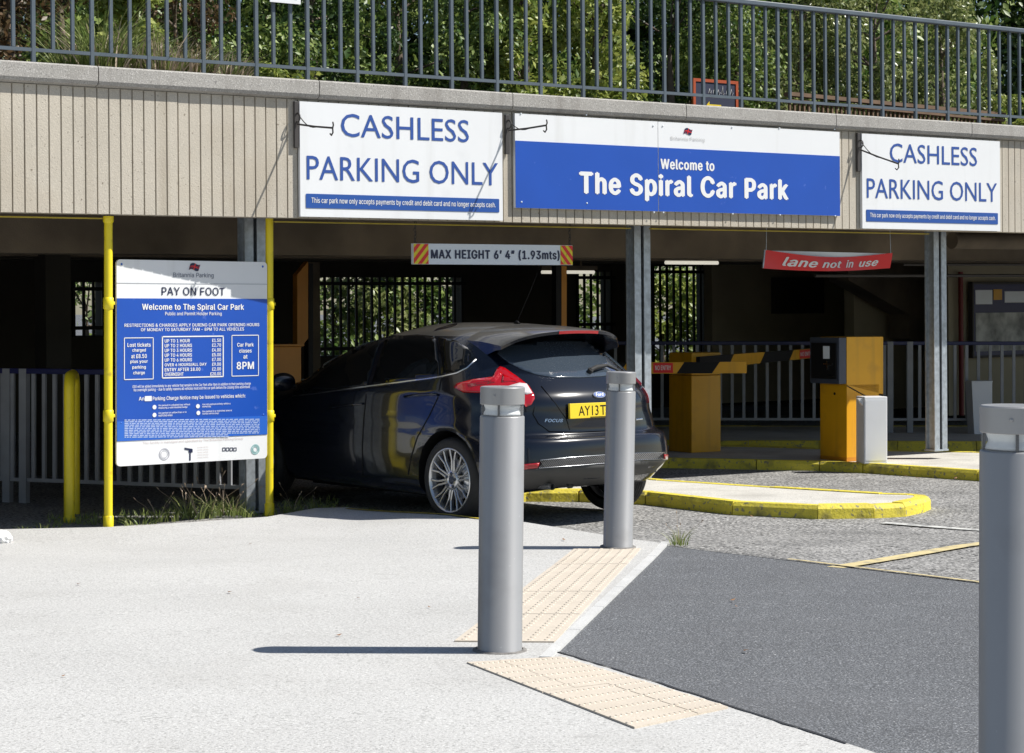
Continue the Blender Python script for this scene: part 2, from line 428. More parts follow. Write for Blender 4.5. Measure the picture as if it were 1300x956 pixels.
# pale edging stones along the new asphalt
es = thing('edging_kerb', 'flush pale stone edging running between the buff tactile paving and the dark asphalt', 'edging', gp(709, 829))
A = gp(850, 690).xy; B = gp(700, 838).xy; d = (B-A); n_ = 6; dn = Vector((-d.y, d.x)).normalized(); 
if dn.x > 0: dn = -dn
for i in range(n_):
    a = A+d*((i+.004)/n_); b = A+d*((i+.996)/n_)
    q = [a, b, b+dn*.05, a+dn*.05]
    ar = sum(q[k].x*q[(k+1) % 4].y-q[(k+1) % 4].x*q[k].y for k in range(4))
    if ar < 0: q = q[::-1]
    mb = MB(); base = es.location
    top = [Vector((p.x-base.x, p.y-base.y, gP(p.x, p.y)+.013-base.z)) for p in q]; bot = [t-Vector((0, 0, .08)) for t in top]
    mb.add(top+bot, [(0, 1, 2, 3)]+[(k, 4+k, 4+(k+1) % 4, (k+1) % 4) for k in range(4)])
    mb.build('edging_stone', M['kerbwhite'], es)

def tactile(corn, nu, nv, label, bl=6):
    """corn: near-left, near-right, far-right, far-left (world)"""
    base = corn[0].copy()
    t = thing('tactile_paving', label, 'tactile paving', base)
    def bil(a, b): return (corn[0]*(1-a)+corn[1]*a)*(1-b)+(corn[3]*(1-a)+corn[2]*a)*b
    for i in range(nu):
        for j in range(nv):
            g = .005
            c = [bil((i+g)/nu, (j+g)/nv), bil((i+1-g)/nu, (j+g)/nv), bil((i+1-g)/nu, (j+1-g)/nv), bil((i+g)/nu, (j+1-g)/nv)]
            dz = random.uniform(0, .002)
            top = [Vector((p.x, p.y, gP(p.x, p.y)+.012+dz))-base for p in c]
            mb = MB(); mb.add(top+[q-Vector((0, 0, .06)) for q in top], [(0, 1, 2, 3)]+[(k, 4+k, 4+(k+1) % 4, (k+1) % 4) for k in range(4)])
            for a in range(bl):
                for b in range(bl):
                    s, w = (a+.5)/bl, (b+.5)/bl
                    o = (top[0]*(1-s)+top[1]*s)*(1-w)+(top[3]*(1-s)+top[2]*s)*w
                    r1, r2 = .0145, .0095
                    vs = [o+Vector((r_*math.cos(q*math.pi/3), r_*math.sin(q*math.pi/3), h)) for r_, h in ((r1, 0), (r2, .0038)) for q in range(6)]
                    mb.add(vs, [list(range(6, 12))]+[(k, (k+1) % 6, 6+(k+1) % 6, 6+k) for k in range(6)], 0)
            mb.build('tile', M['tactile'], t)
    return t
tactile([gp(576, 817), gp(704, 818), gp(814, 698), gp(728, 699)], 1, 9, 'long buff blister tactile strip between the two grey bollards')
tactile([gp(806, 928), gp(925, 902), gp(712, 837), gp(592, 844)][::1], 3, 2, 'second buff blister tactile patch in front of the nearest middle bollard')

M['tar'] = mat('tar_joint', (.03, .03, .032), .6, var=.2, vscale=20)
def tar(pts, w0, seed, f=gP, up=.009, name='tar_joint'):
    rr_ = random.Random(seed); P = []
    for (a, b) in zip(pts[:-1], pts[1:]):
        A_, B_ = gp(*a, f).xy, gp(*b, f).xy; k = max(2, int((B_-A_).length/.07))
        P += [A_+(B_-A_)*(i/k) for i in range(k)]
    P.append(gp(*pts[-1], f).xy); L1, L2 = [], []
    for i, p in enumerate(P):
        t = (P[min(i+1, len(P)-1)]-P[max(i-1, 0)]).normalized(); n = Vector((-t.y, t.x)); j = n*rr_.uniform(-.35, .35)*w0
        L1.append(p+j+n*w0*rr_.uniform(.25, .8)); L2.append(p+j-n*w0*rr_.uniform(.25, .8))
    mb = MB(); n = len(P)
    mb.add([(p.x, p.y, f(p.x, p.y)+up) for p in L1+L2], [(i, n+i, n+i+1, i+1) for i in range(n-1)])
    return mb.build(name, M['tar'], kind='structure')
tar([(709, 830), (829, 867), (1075, 947)], .012, 1)
tar([(838, 692), (1007, 712.5), (1242, 741)], .012, 2)
tar([(1010, 607), (1100, 603), (1236, 599)], .012, 3, gR, .003, 'road_joint')
# painted lines
def line(name, a, b, w, m, f=gR, lab=None, up=.004):
    A, B = gp(*a, f).xy, gp(*b, f).xy; d = (B-A).normalized(); n = Vector((-d.y, d.x))*w/2
    o = sheet(name, [A-n, B-n, B+n, A+n], f, up, m, .3, kind='structure')
    return o
M['linewhite'] = mat('worn_white_line', (.6, .6, .57), .8, grime=((.2, .2, .2), 14, .5, .6, .8), var=.1)
M['lineyellow'] = mat('faded_yellow_line', (.6, .5, .26), .85, grime=((.3, .27, .2), 10, .5, .65, .7), var=.1)
line('road_marking', (1122, 664), (1300, 677), .10, M['linewhite'])
line('road_marking', (1060, 721), (1330, 682), .11, M['lineyellow'])
line('road_marking', (1000, 711), (1500, 772), .05, M['lineyellow'], gP, up=.008)
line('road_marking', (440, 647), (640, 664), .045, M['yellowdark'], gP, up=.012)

# ------------------------------------------------------------------ kerbed islands
def island(label, pxs, z, name='traffic_island', kerbw=.13, h=.125, smoothn=1):
    P = [Vector(((x-650)/F*(CZ-z)*F/(y-HY), (CZ-z)*F/(y-HY))) for x, y in pxs]
    ar = sum(P[i].x*P[(i+1) % len(P)].y-P[(i+1) % len(P)].x*P[i].y for i in range(len(P)))
    if ar < 0: P = P[::-1]
    c = sum(P, Vector((0, 0)))/len(P)
    t = thing(name, label, 'traffic island', (c.x, c.y, z-h))
    n = len(P)
    def off(dist):
        o = []
        for i in range(n):
            a, b, d = P[i-1], P[i], P[(i+1) % n]
            n1 = Vector((-(b-a).y, (b-a).x)).normalized(); n2 = Vector((-(d-b).y, (d-b).x)).normalized()
            m_ = (n1+n2); m_ = m_.normalized()/max(.5, m_.normalized().dot(n1)); o.append(b+m_*dist)
        return o
    inn = off(kerbw)
    loc = lambda p, zz: (p.x-c.x, p.y-c.y, zz)
    mb = MB(); mb.prism([(p.x-c.x, p.y-c.y) for p in inn], -.1, h-.006); mb.build('paving', M['islandtop'], t)
    # kerb stones, each about .9 m long
    acc = []
    for i in range(n):
        a, b, ai, bi = P[i], P[(i+1) % n], inn[i], inn[(i+1) % n]
        k = max(1, round((b-a).length/.9))
        for j in range(k): acc.append((a+(b-a)*j/k, a+(b-a)*(j+1)/k, ai+(bi-ai)*j/k, ai+(bi-ai)*(j+1)/k))
    for a, b, ai, bi in acc:
        e = (b-a).normalized()*.004; dz = random.uniform(-.004, .004)
        a, b, ai, bi = a+e, b-e, ai+e, bi-e
        na_ = (ai-a).normalized()*.028
        mb = MB()
        vs = [loc(a, -.1), loc(b, -.1), loc(b+na_*.3, h-.03+dz), loc(a+na_*.3, h-.03+dz), loc(a+na_*1.1, h+dz), loc(b+na_*1.1, h+dz), loc(bi, h+dz), loc(ai, h+dz), loc(bi, -.1), loc(ai, -.1)]
        mb.add(vs, [(0, 1, 2, 3), (3, 2, 5, 4), (4, 5, 6, 7), (7, 6, 8, 9), (0, 3, 4, 7, 9), (1, 8, 6, 5, 2)])
        mb.build('kerb_stone', M['yellowkerb'], t)
    return t
ZI = .158
island('near sliver of kerbed island with rounded yellow nose in front of the black car lane',
       [(560, 628), (668, 622), (735, 622), (819, 625), (929, 637), (1038, 642), (1110, 641), (1150, 639), (1174, 634), (1183, 630), (1178, 627.5), (1160, 626), (1122, 625), (986, 617), (845, 608), (700, 596), (600, 592)], ZI)
island('long yellow kerbed island carrying the ticket machine and barrier cabinet',
       [(700, 582), (848, 582), (960, 584), (1040, 585.5), (1095, 588), (1240, 597.5), (1330, 604), (1400, 596), (1340, 578), (1240, 573), (1120, 571), (960, 566), (700, 562)], .152)
island('far dark yellow kerbed walkway below the grey fence at the back',
       [(690, 556), (860, 559.5), (1040, 560), (1240, 561), (1420, 562), (1420, 540), (690, 540)], .16, 'kerbed_walkway')

# ------------------------------------------------------------------ the building (deck over the car park)
bld = thing('car_park_building', 'ribbed tan concrete deck with dark open parking bays beneath it', 'building', wl(0, 0, 0), WROT)
ZF0, ZF1, ZC = 2.336, 3.245, 3.397
U0, U1 = -4.5, 20.0
rm = []
for k in range(4):
    mb = MB(); w = .083; dd = random.Random(k)
    mb.plate([(0, ZF0), (w, ZF0), (w, ZF1), (0, ZF1)], 0, .03)
    # chamfer look: narrow arris strips
    vs = [(0.002, 0, ZF0), (w-.002, 0, ZF0), (w-.002, 0, ZF1), (.002, 0, ZF1), (0, .0165, ZF0), (w, .0165, ZF0), (w, .0165, ZF1), (0, .0165, ZF1)]
    mb = MB(); mb.add(vs, [(0, 1, 2, 3), (4, 0, 3, 7), (1, 5, 6, 2), (4, 5, 1, 0), (3, 2, 6, 7)])
    rm.append(mb.mesh('rib', M['concrete']))
k = 0; u = U0
while u < U1:
    o = bpy.data.objects.new('rib', rm[k % 4]); COL.objects.link(o); o.parent = bld
    o.location = (u, random.uniform(-.0015, .0015), 0); u += .0905; k += 1
MB().box(U0, U1, .014, .26, ZF0+.004, ZF1+.01).build('fascia_core', M['concrete'], bld)
# coping stones, joints where the photo shows them
js = [uof(x, -.06) for x in (130, 410, 655, 875, 1065)]
pitch = js[1]-js[0]
js = [js[0]-pitch*2, js[0]-pitch]+js+[js[-1]+pitch*k for k in (1, 2, 3, 4, 5, 6)]
for a, b in zip(js[:-1], js[1:]):
    prof = [(-.06, ZC-.012), (-.06, 3.287), (-.045, 3.262), (.004, 3.25), (.30, 3.25), (.30, ZC), (-.045, ZC)]
    mb = MB(); n = len(prof); a += .004; b -= .004
    mb.add([(a, p[0], p[1]) for p in prof]+[(b, p[0], p[1]) for p in prof], [list(range(n))[::-1], list(range(n, 2*n))]+[(i, (i+1) % n, n+(i+1) % n, n+i) for i in range(n)])
    mb.build('coping_stone', M['coping'], bld)
VB = 12.0
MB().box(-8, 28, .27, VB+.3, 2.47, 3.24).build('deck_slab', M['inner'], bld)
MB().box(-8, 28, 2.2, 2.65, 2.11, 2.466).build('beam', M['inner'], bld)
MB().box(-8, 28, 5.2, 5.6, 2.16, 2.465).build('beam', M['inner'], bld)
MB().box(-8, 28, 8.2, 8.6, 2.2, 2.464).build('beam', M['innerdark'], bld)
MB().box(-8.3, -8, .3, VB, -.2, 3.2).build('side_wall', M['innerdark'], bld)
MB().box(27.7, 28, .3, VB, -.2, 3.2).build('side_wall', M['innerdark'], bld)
# back wall with barred openings
ops = [(94, 131, 358, 426), (402, 586, 352, 450), (733, 775, 345, 420), (829, 897, 338, 470)]
opl = []
for a, b, t_, c in ops:
    ua, ub = uof(a, VB), uof(b, VB); opl.append((ua, ub, zof((a+b)/2, c, VB), zof((a+b)/2, t_, VB)))
cur = -8; mb = MB()
for ua, ub, z0, z1 in opl:
    mb.box(cur, ua, VB, VB+.25, -.2, 2.466); mb.box(ua, ub, VB, VB+.25, -.2, z0); mb.box(ua, ub, VB, VB+.25, z1, 2.466); cur = ub
mb.box(cur, 28, VB, VB+.25, -.2, 2.466)
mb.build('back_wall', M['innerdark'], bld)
for ua, ub, z0, z1 in opl:
    g = MB().box(ua-.05, ub+.05, VB-.09, VB-.05, z1-.12, z1-.07).build('window_grille', M['black'], bld)
    MB().box(ua-.05, ub+.05, VB-.09, VB-.05, z0+.08, z0+.13).build('lower_rail', M['black'], g)
    k = max(3, round((ub-ua)/.135))
    for i in range(k+1):
        uu = ua+(ub-ua)*i/k
        MB().box(uu-.018, uu+.018, VB-.045, VB-.015, z0-.02, z1+.02).build('bar', M['black'], g)
# cream stretch of wall, red pipe, recess and conduits on the right
ucw = uof(905, 10.4)
MB().box(ucw, uof(1100, 10.4), 10.4, 10.6, .05, 2.4).build('wall_panel', M['cream'], bld)
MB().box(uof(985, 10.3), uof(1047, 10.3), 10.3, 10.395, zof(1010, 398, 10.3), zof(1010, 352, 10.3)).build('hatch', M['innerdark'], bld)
ur = uof(1085, 7.5)
MB().box(ur, uof(1215, 7.5), 7.5, 7.7, .05, 2.46).build('wall_panel', M['cream'], bld)
MB().box(uof(1205, 5.8), 24, 5.8, 6.0, .05, 2.462).build('wall_panel', M['cream'], bld)
# sloping stair underside seen between the column and the ticket machine
us = uof(1078, 6.9)
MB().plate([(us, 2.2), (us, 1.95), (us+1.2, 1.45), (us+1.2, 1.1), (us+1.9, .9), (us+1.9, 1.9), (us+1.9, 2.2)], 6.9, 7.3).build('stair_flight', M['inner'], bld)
MB().tube([(uof(1222, 5.7), 5.72, .05), (uof(1222, 5.7), 5.72, zof(1222, 345, 5.7))], .035, 10).build('red_pipe', mat('red_pipe', (.18, .012, .012), .5), bld)
MB().tube([(uof(1040, 2.1), 2.15, zof(1040, 350, 2.1)), (24, 2.15, zof(1300, 345, 2.1)-.02)], .018).tube([(uof(1150, 2.1), 2.12, zof(1150, 336, 2.1)), (24, 2.12, zof(1300, 330, 2.1))], .014).build('conduit', M['iron'], bld)
ub_ = uof(1210, 1.4)
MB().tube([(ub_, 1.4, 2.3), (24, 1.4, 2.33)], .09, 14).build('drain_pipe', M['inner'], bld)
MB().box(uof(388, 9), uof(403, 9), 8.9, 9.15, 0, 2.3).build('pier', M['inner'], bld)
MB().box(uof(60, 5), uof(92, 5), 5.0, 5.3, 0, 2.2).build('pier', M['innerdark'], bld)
# yellow edge strip under the fascia
for a, b in ((-3, uof(131, .2)), (uof(350, .2), uof(800, .2)), (uof(826, .2), uof(1178, .2)), ):
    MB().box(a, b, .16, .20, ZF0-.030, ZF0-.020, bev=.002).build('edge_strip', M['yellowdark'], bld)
# ceiling tube lights
for a, b, y, v in ((688, 709, 345.5, 6.9), (720, 754, 345.5, 6.9), (845, 911, 333.5, 4.2)):
    ua, ub = uof(a, v), uof(b, v); z = zof((a+b)/2, y, v)
    t = thing('ceiling_light', {688: 'short strip light left of the orange post under the deck ceiling', 720: 'strip light right of the orange post above the car roof', 845: 'bright strip light below the beam right of the middle steel column'}[a], 'strip light', wl(ua, v, z), WROT, 'strip lights under the deck')
    MB().tube([(0, 0, 0), (ub-ua, 0, 0)], .022, 10).build('tube', M['tubelight'], t)
    MB().box(-.03, ub-ua+.03, -.04, .04, .03, .08).box(.2, .23, -.01, .01, .08, 2.46-z).build('batten', M['inner'], t)

# galvanised twin columns
def column(px, label, base):
    v = .65; u = uof(px, v); w = wl(u, v, base)
    t = thing('steel_column', label, 'column', w, WROT, 'galvanised steel columns')
    top = 2.466-base
    for sx in (-.054, .054):
        mb = MB(); hw = .040
        mb.box(sx-hw, sx+hw, -.06, -.05, 0, top).box(sx-hw, sx+hw, .05, .06, 0, top).box(sx-.005, sx+.005, -.05, .05, 0, top)
        mb.box(sx-hw, sx-hw+.012, -.068, -.0602, 0, top)
        mb.build('steel_section', M['galv'], t)
    mb = MB().box(-.1, .1, -.07, .07, -.01, .008); mb.build('base_plate', M['galv'], t)
    mb = MB()
    for zz in (.5, 1.1, 1.7): mb.box(-.013, .013, -.03, -.02, zz, zz+.06)
    mb.build('joining_plate', M['galv'], t)
column(322, 'galvanised twin column beside the right yellow pole of the notice', .03)
column(812, 'galvanised twin column rising behind the tail of the black car', .06)
column(1189, 'galvanised twin column standing on the island by the white box', .148)

# ------------------------------------------------------------------ railing
rl = thing('railing', 'long blue-grey railing of vertical bars above the concrete coping', 'railing', wl(0, .12, ZC), WROT)
H = 1.0
MB().box(-4.3, 19.8, -.035, .035, H-.045, H, bev=.008).build('top_rail', M['rail'], rl)
MB().box(-4.3, 19.8, -.012, .012, .095, .12).build('bottom_rail', M['rail'], rl)
b_long = MB().box(-.0145, .0145, -.0145, .0145, -.02, H-.044, bev=.003).mesh('baluster', M['rail'])
b_short = MB().box(-.013, .013, -.013, .013, .119, H-.044, bev=.003).mesh('baluster', M['rail'])
u = uof(42.3, .12)-.1475*24; k = 0
while u < 19.6:
    o = bpy.data.objects.new('baluster', b_long if k % 3 == 0 else b_short); COL.objects.link(o); o.parent = rl
    o.location = (u, 0, 0); u += .1475; k += 1

# ------------------------------------------------------------------ signs on the fascia
def board(name, label, cat, corners, v=-.035, thick=.025):
    """corners px TL TR BR BL; returns thing, width, zlow, zhigh, in a frame with x along the sign"""
    (ax, ay), (bx, by), (cx, cy), (dx, dy) = corners
    ua, ub = (uof(ax, v)+uof(dx, v))/2, (uof(bx, v)+uof(cx, v))/2
    z1 = (zof(ax, ay, v)+zof(bx, by, v))/2; z0 = (zof(dx, dy, v)+zof(cx, cy, v))/2
    t = thing(name, label, cat, wl(ua, v, z0), WROT)
    return t, ub-ua, z1-z0, ua, z0, v
class SignMap:
    def __init__(s, ua, z0, v): s.ua, s.z0, s.v = ua, z0, v
    def x(s, px): return uof(px, s.v)-s.ua
    def z(s, px, py): return zof(px, py, s.v)-s.z0
def rrect(x0, x1, z0, z1, r=.02, n=4):
    P = []
    for cx, cz, a0 in ((x1-r, z0+r, -90), (x1-r, z1-r, 0), (x0+r, z1-r, 90), (x0+r, z0+r, 180)):
        for k in range(n+1):
            a = R(a0+90*k/n); P.append((cx+r*math.cos(a), cz+r*math.sin(a)))
    return P
def flat(mb, poly, y, mi=0): mb.add([(p[0], y, p[1]) for p in poly], [list(range(len(poly)))], mi)
def screw(mb, x, z, y, r=.008, mi=0):
    mb.lathe([(r, 0), (r*.7, .004), (0.0001, .005)], 8, mi, Matrix.Translation((x, y, z)) @ Matrix.Rotation(R(90), 4, 'X'))

def cashless(label, C, tx):
    t, w, h, ua, z0, v = board('cashless_sign', label, 'sign', C)
    MB().plate([(0, 0), (w, 0), (w, h), (0, h)], 0, .03).build('panel', M['signwhite'], t)
    mb = MB()
    a, b = w*.192, w*.825
    txt(mb, 'CASHLESS', (a, b, h*.71, h*.915), -.003, 0, .001, inter=False)
    txt(mb, 'PARKING ONLY', (w*.03, w*.975, h*.322, h*.533), -.003, 0, .001, inter=False)
    mb.build('lettering', M['txtblue'], t)
    MB().plate(rrect(w*.025, w*.98, h*.075, h*.2, .008), -.004, -.001).build('blue_strip', M['barblue'], t)
    mb = MB(); txt(mb, 'This car park now only accepts payments by credit and debit card and no longer accepts cash.', (w*.05, w*.96, h*.108, h*.168), -.006, 0, .012, inter=True)
    mb.build('small_lettering', M['white'], t)
    return t
cashless('left white CASHLESS PARKING ONLY board over the car lane', [(381, 129), (639, 143), (638, 279), (382, 276)], 0)
cashless('right white CASHLESS PARKING ONLY board above the ticket machine', [(1095, 169), (1270, 180), (1270, 293.5), (1095, 290)], 0)

def flag_logo(mb_r, mb_b, x, z, s, y):
    """small waving red and navy flag emblem"""
    n = 8
    def P(a, b): return (x+s*(a-.5+.18*b), z+s*.55*(b-.5)+s*.09*math.sin(a*5.5))
    for i in range(n):
        a, c = i/n, (i+1)/n
        flat(mb_b, [P(a, 0), P(c, 0), P(c, 1), P(a, 1)], y)
    for i in range(n):
        a, c = i/n, (i+1)/n
        flat(mb_r, [P(a, .44), P(c, .44), P(c, .57), P(a, .57)], y-.0012)
        w_ = .05
        flat(mb_r, [P(a, max(0, a-w_)), P(c, max(0, c-w_)), P(c, min(1, c+w_*.3)), P(a, min(1, a+w_*.3))], y-.0016)
    flat(mb_r, [P(.45, 0), P(.54, 0), P(.54, 1), P(.45, 1)], y-.002)

t, w, h, ua, z0, v = board('welcome_sign', 'long blue and white welcome board for the Spiral Car Park between the two cashless boards', 'sign', [(655, 143), (1067, 168.5), (1066, 275), (654, 263)])
sm = SignMap(ua, z0, v)
zb = (sm.z(656, 177.5)+sm.z(1060, 199))/2; xj = sm.x(836)
for a, b in ((0, xj-.003), (xj+.003, w)):
    p = MB().plate([(a, 0), (b, 0), (b, h), (a, h)], 0, .03).build('panel', M['signwhite'], t)
    MB().plate([(a+.001, .001), (b-.001, .001), (b-.001, zb), (a+.001, zb)], -.0025, -.0002).build('blue_field', M['signblue'], p)
mb = MB(); 
txt(mb, 'Welcome to', (sm.x(838.5), sm.x(907), sm.z(870, 216), sm.z(870, 202.8)), -.005, 0, .05)
txt(mb, 'The Spiral Car Park', (sm.x(735), sm.x(1001), sm.z(868, 257), sm.z(868, 222)), -.005, 0, .06)
mb.build('lettering', M['white'], t)
mr, mbb = MB(), MB(); flag_logo(mr, mbb, sm.x(873), sm.z(873, 167), .085, -.004)
mr.build('flag_red', M['red'], t); mbb.build('flag_blue', M['txtnavy'], t)
mb = MB(); txt(mb, 'Britannia Parking', (sm.x(852), sm.x(895), sm.z(873, 180), sm.z(873, 174)), -.004, 0, .0); mb.build('faded_lettering', mat('faded_print', (.55, .55, .55), .6), t)
mb = MB()
for px in (662, 745, 830, 842, 930, 990, 1060):
    for py in ((146, 258) if px < 800 else (158, 268)):
        screw(mb, sm.x(px), sm.z(px, py+(px-745)*.02), -.003)
mb.build('screw', M['signgrey'], t, kind='stuff')

# iron hook brackets (rod arm, stay wire, curled end, wall bar)
def bracket(px, pyt, pyb, py, vec, label):
    u = uof(px, -.01); zt = zof(px, pyt, -.01); zb_ = zof(px, pyb, -.01); zc = zof(px, py, -.01)
    t = thing('hanging_bracket', label, 'bracket', wl(u, -.02, zc), WROT, 'iron hanging basket brackets')
    MB().box(-.018, .018, -.012, .012, zb_-zc, zt-zc, bev=.003).build('wall_bar', M['iron'], t)
    V = Vector(vec); a = Vector((0, -.02, 0))
    mb = MB().tube([a, a+V*.5+Vector((0, 0, -.004)), a+V], .0075, 8)
    # curled hook at the tip
    tip = a+V; pts = [tip+Vector((0, -.004, .045)), tip+Vector((0, -.012, .02)), tip, tip+Vector((0, -.004, -.035)), tip+Vector((0, .02, -.055)), tip+Vector((0, .04, -.04))]
    mb.tube(pts, .006, 6); mb.build('arm', M['iron'], t)
    c = [Vector((.0, -.03, .05))+Vector((0, -.035*math.sin(q), .035*math.cos(q))) for q in np.linspace(-.6, 5.2, 14)]
    MB().tube(c, .006, 6).build('scroll', M['iron'], t)
    w_ = [Vector((0, -.03, .08))*(1-s)+(a+V*.62)*s+Vector((0, 0, -.045*math.sin(math.pi*s)+.0)) for s in np.linspace(0, 1, 8)]
    MB().tube(w_, .004, 6).build('stay', M['iron'], t)
bracket(375, 129, 188, 158, (.12, -.34, -.05), 'iron bracket at the left end of the left cashless board, arm drooping')
bracket(642.5, 146, 196, 166, (.13, -.36, 0.02), 'iron bracket in the gap between the left cashless board and the blue board')
bracket(1088.5, 169, 218, 190, (.16, -.34, -.15), 'iron bracket beside the right cashless board, arm drooping steeply')

# MAX HEIGHT bar hung on chains
t, w, h, ua, z0, v = board('height_limit_sign', 'MAX HEIGHT bar with red and yellow chevron ends hung on chains over the lane', 'sign', [(525, 308), (727, 312.5), (727, 337), (525, 335)], v=.22)
sm = SignMap(ua, z0, v)
MB().plate([(0, 0), (w, 0), (w, h), (0, h)], 0, .035).build('bar', M['signgrey'], t)
for e0, e1, dr in ((0, w*.09, 1), (w*.918, w, -1)):
    MB().plate([(e0+.002, .003), (e1-.002, .003), (e1-.002, h-.003), (e0+.002, h-.003)], -.003, -.0002).build('chevron_ground', M['yellow'], t)
    mb = MB(); W_ = e1-e0-.004; hh = h-.006
    def clip(poly, f):      # clip polygon by f(p)>=0
        out = []
        for i in range(len(poly)):
            a, b = poly[i], poly[(i+1) % len(poly)]; fa, fb = f(a), f(b)
            if fa >= 0: out.append(a)
            if (fa >= 0) != (fb >= 0):
                s = fa/(fa-fb); out.append((a[0]+(b[0]-a[0])*s, a[1]+(b[1]-a[1])*s))
        return out
    for q in range(-3, 6):
        k0 = q*.085; poly = [(0, 0), (W_, 0), (W_, hh), (0, hh)]
        g = (lambda p: p[1]-dr*p[0]*1.15) 
        poly = clip(poly, lambda p: g(p)-k0); poly = clip(poly, lambda p: k0+.044-g(p)) if poly else poly
        if len(poly) > 2: flat(mb, [(e0+.002+p[0], .003+p[1]) for p in poly], -.0045)
    mb.build('chevron_stripes', M['red'], t)
mb = MB(); txt(mb, 'MAX HEIGHT 6\u2019 4\u201d (1.93mts)', (w*.103, w*.914, h*.2, h*.74), -.003, 0, .06); mb.build('lettering', M['txtnavy'], t)
mb = MB()
for x in (.025, w-.02):
    zt = ZF0-z0; k = int((zt-h)/.028)+2
    for i in range(k):
        c = Vector((x+.004*math.sin(i*2.1), .012, h-.03+i*.028)); a = i % 2
        ring = [c+Vector((.009*math.cos(q) if a else 0, 0 if a else .009*math.cos(q), .019*math.sin(q))) for q in np.linspace(0, 2*math.pi, 9)]
        mb.tube(ring, .003, 5, cap=False)
mb.build('chain', M['iron'], t)

# sagging red banner
v = .5; ua, ub = uof(972, v), uof(1132, v); wd = ub-ua
zt = zof(975, 317, v); t = thing('lane_closed_banner', 'sagging red lane not in use banner hung under the deck', 'banner', wl(ua, v, zt), WROT)
Ln = 24
ztr = zof(1132, 321, v)-zt
def btop(s): return ztr*s-.055*math.sin(math.pi*s)**1.0*(1 if s > .0 else 0)
def bbot(s):
    return -.175*(1-.14*s)+ztr*s-.028*math.sin(math.pi*s)
def bpt(s, r_, e=0):
    x = wd*s+(-.035*(1-r_) if s < .2 else -.02*(1-r_)*(s-.2)/.8-.035*(1-r_)*(1-s)*.6)
    return Vector((x, .012*math.sin(s*9+r_*2)+e, bbot(s)+(btop(s)-bbot(s))*r_))
mb = MB()
for e in (0, .006):
    vs = [bpt(i/Ln, j/4, e) for j in range(5) for i in range(Ln+1)]
    fs = [(j*(Ln+1)+i, j*(Ln+1)+i+1, (j+1)*(Ln+1)+i+1, (j+1)*(Ln+1)+i) for j in range(4) for i in range(Ln)]
    mb.add(vs, fs if e == 0 else [f[::-1] for f in fs], 0, True)
mb.build('banner_cloth', mat('banner_red', (.72, .02, .02), .35, emit=None), t)
mb = MB()
_t = MB(); txt(_t, 'lane', (.145, .40, 0, 1), 0, 0, .04, .25); txt(_t, 'not', (.435, .595, 0, .86), 0, 0, .04, .3); txt(_t, 'in', (.63, .695, 0, .98), 0, 0, .04, .3); txt(_t, 'use', (.74, .895, 0, .72), 0, 0, .04, .3)
def onb(p): s, r_ = p[0], .22+p[2]*.56; q = bpt(s, r_); return (q.x, q.y-.004, q.z)
mb.v = [onb(p) for p in _t.v]; mb.f = _t.f; mb.m = _t.m; mb.s = _t.s
mb.build('lettering', M['white'], t)
mb = MB()
for (s, uu) in ((.01, .0), (.985, .02)):
    p = bpt(s, .98); mb.tube([p, (p.x, .0, 2.47-zt)], .004, 5)
mb.tube([bpt(.0, .02)+Vector((-.004, -.004, 0)), bpt(0, .99)+Vector((-.004, -.004, 0))], .009, 6)
mb.build('cord', M['galv'], t)
vv = .53; MB().plate([(.06, -.09), (wd*.97, -.09+ztr), (wd*.97, -.006+ztr), (.06, -.008)], .02, .035).build('backing_bar', M['signgrey'], t)

# ------------------------------------------------------------------ tariff notice on two yellow poles
YL, YR = 14.5, 15.33
PL, PR = pt(148, 328, YL), pt(339, 334, YR)
QL, QR = pt(148, 594, YL), pt(339.5, 580, YR)
ang = math.atan2(PR.y-PL.y, PR.x-PL.x); wS = (PR.xy-PL.xy).length
zb0 = (QL.z+QR.z)/2; hS = (PL.z+PR.z)/2-zb0
nb_ = thing('tariff_notice', 'blue and white PAY ON FOOT tariff board between the two yellow poles', 'sign', (PL.x, PL.y, zb0), (0, 0, ang))
def SX(px):   # pixel column in 0..717 crop -> local x   (crop 140..350 x 320..600, scale 3.414)
    p = 140+px/3.414; q = (p-650)/F
    return (q*PL.y-PL.x)/(math.cos(ang)-q*math.sin(ang))
def SZ(px, py):
    x = SX(px); Y = PL.y+x*math.sin(ang); return CZ-(320+py/3.414-HY)*Y/F-zb0
MB().plate(rrect(0, wS, 0, hS, .03), 0, .02).build('panel', M['signwhite'], nb_)
zw = SZ(100, 203)*.5+SZ(600, 201)*.5; zg = SZ(350, 137); zlb = SZ(350, 722); zl2 = SZ(350, 806)
MB().plate([(.001, zl2), (wS-.001, zl2), (wS-.001, zw), (.001, zw)], -.003, -.0003).build('blue_field', M['signblue'], nb_)
MB().plate([(.001, zl2+.001), (wS-.001, zl2+.001), (wS-.001, zlb), (.001, zlb)], -.005, -.0031).build('pale_blue_band', M['signblue2'], nb_)
MB().plate([(.001, zg-.002), (wS-.001, zg-.002), (wS-.001, zg+.003), (.001, zg+.003)], -.003, -.0003).build('rule', M['txtgrey'], nb_)
def st(mb, s, x0, x1, y1, y0, bold=.03, y=-.006, inter=True):
    xm = (x0+x1)/2; txt(mb, s, (SX(x0), SX(x1), SZ(xm, y0), SZ(xm, y1)), y, 0, bold, inter=inter)
mb = MB(); st(mb, 'PAY ON FOOT', 222, 495, 153, 188, .012, -.004); mb.build('heading', M['txtnavy'], nb_)
mb = MB(); st(mb, 'Britannia Parking', 272, 447, 90, 115, .0, -.004); mb.build('company_name', mat('name_grey', (.12, .14, .2), .5), nb_)
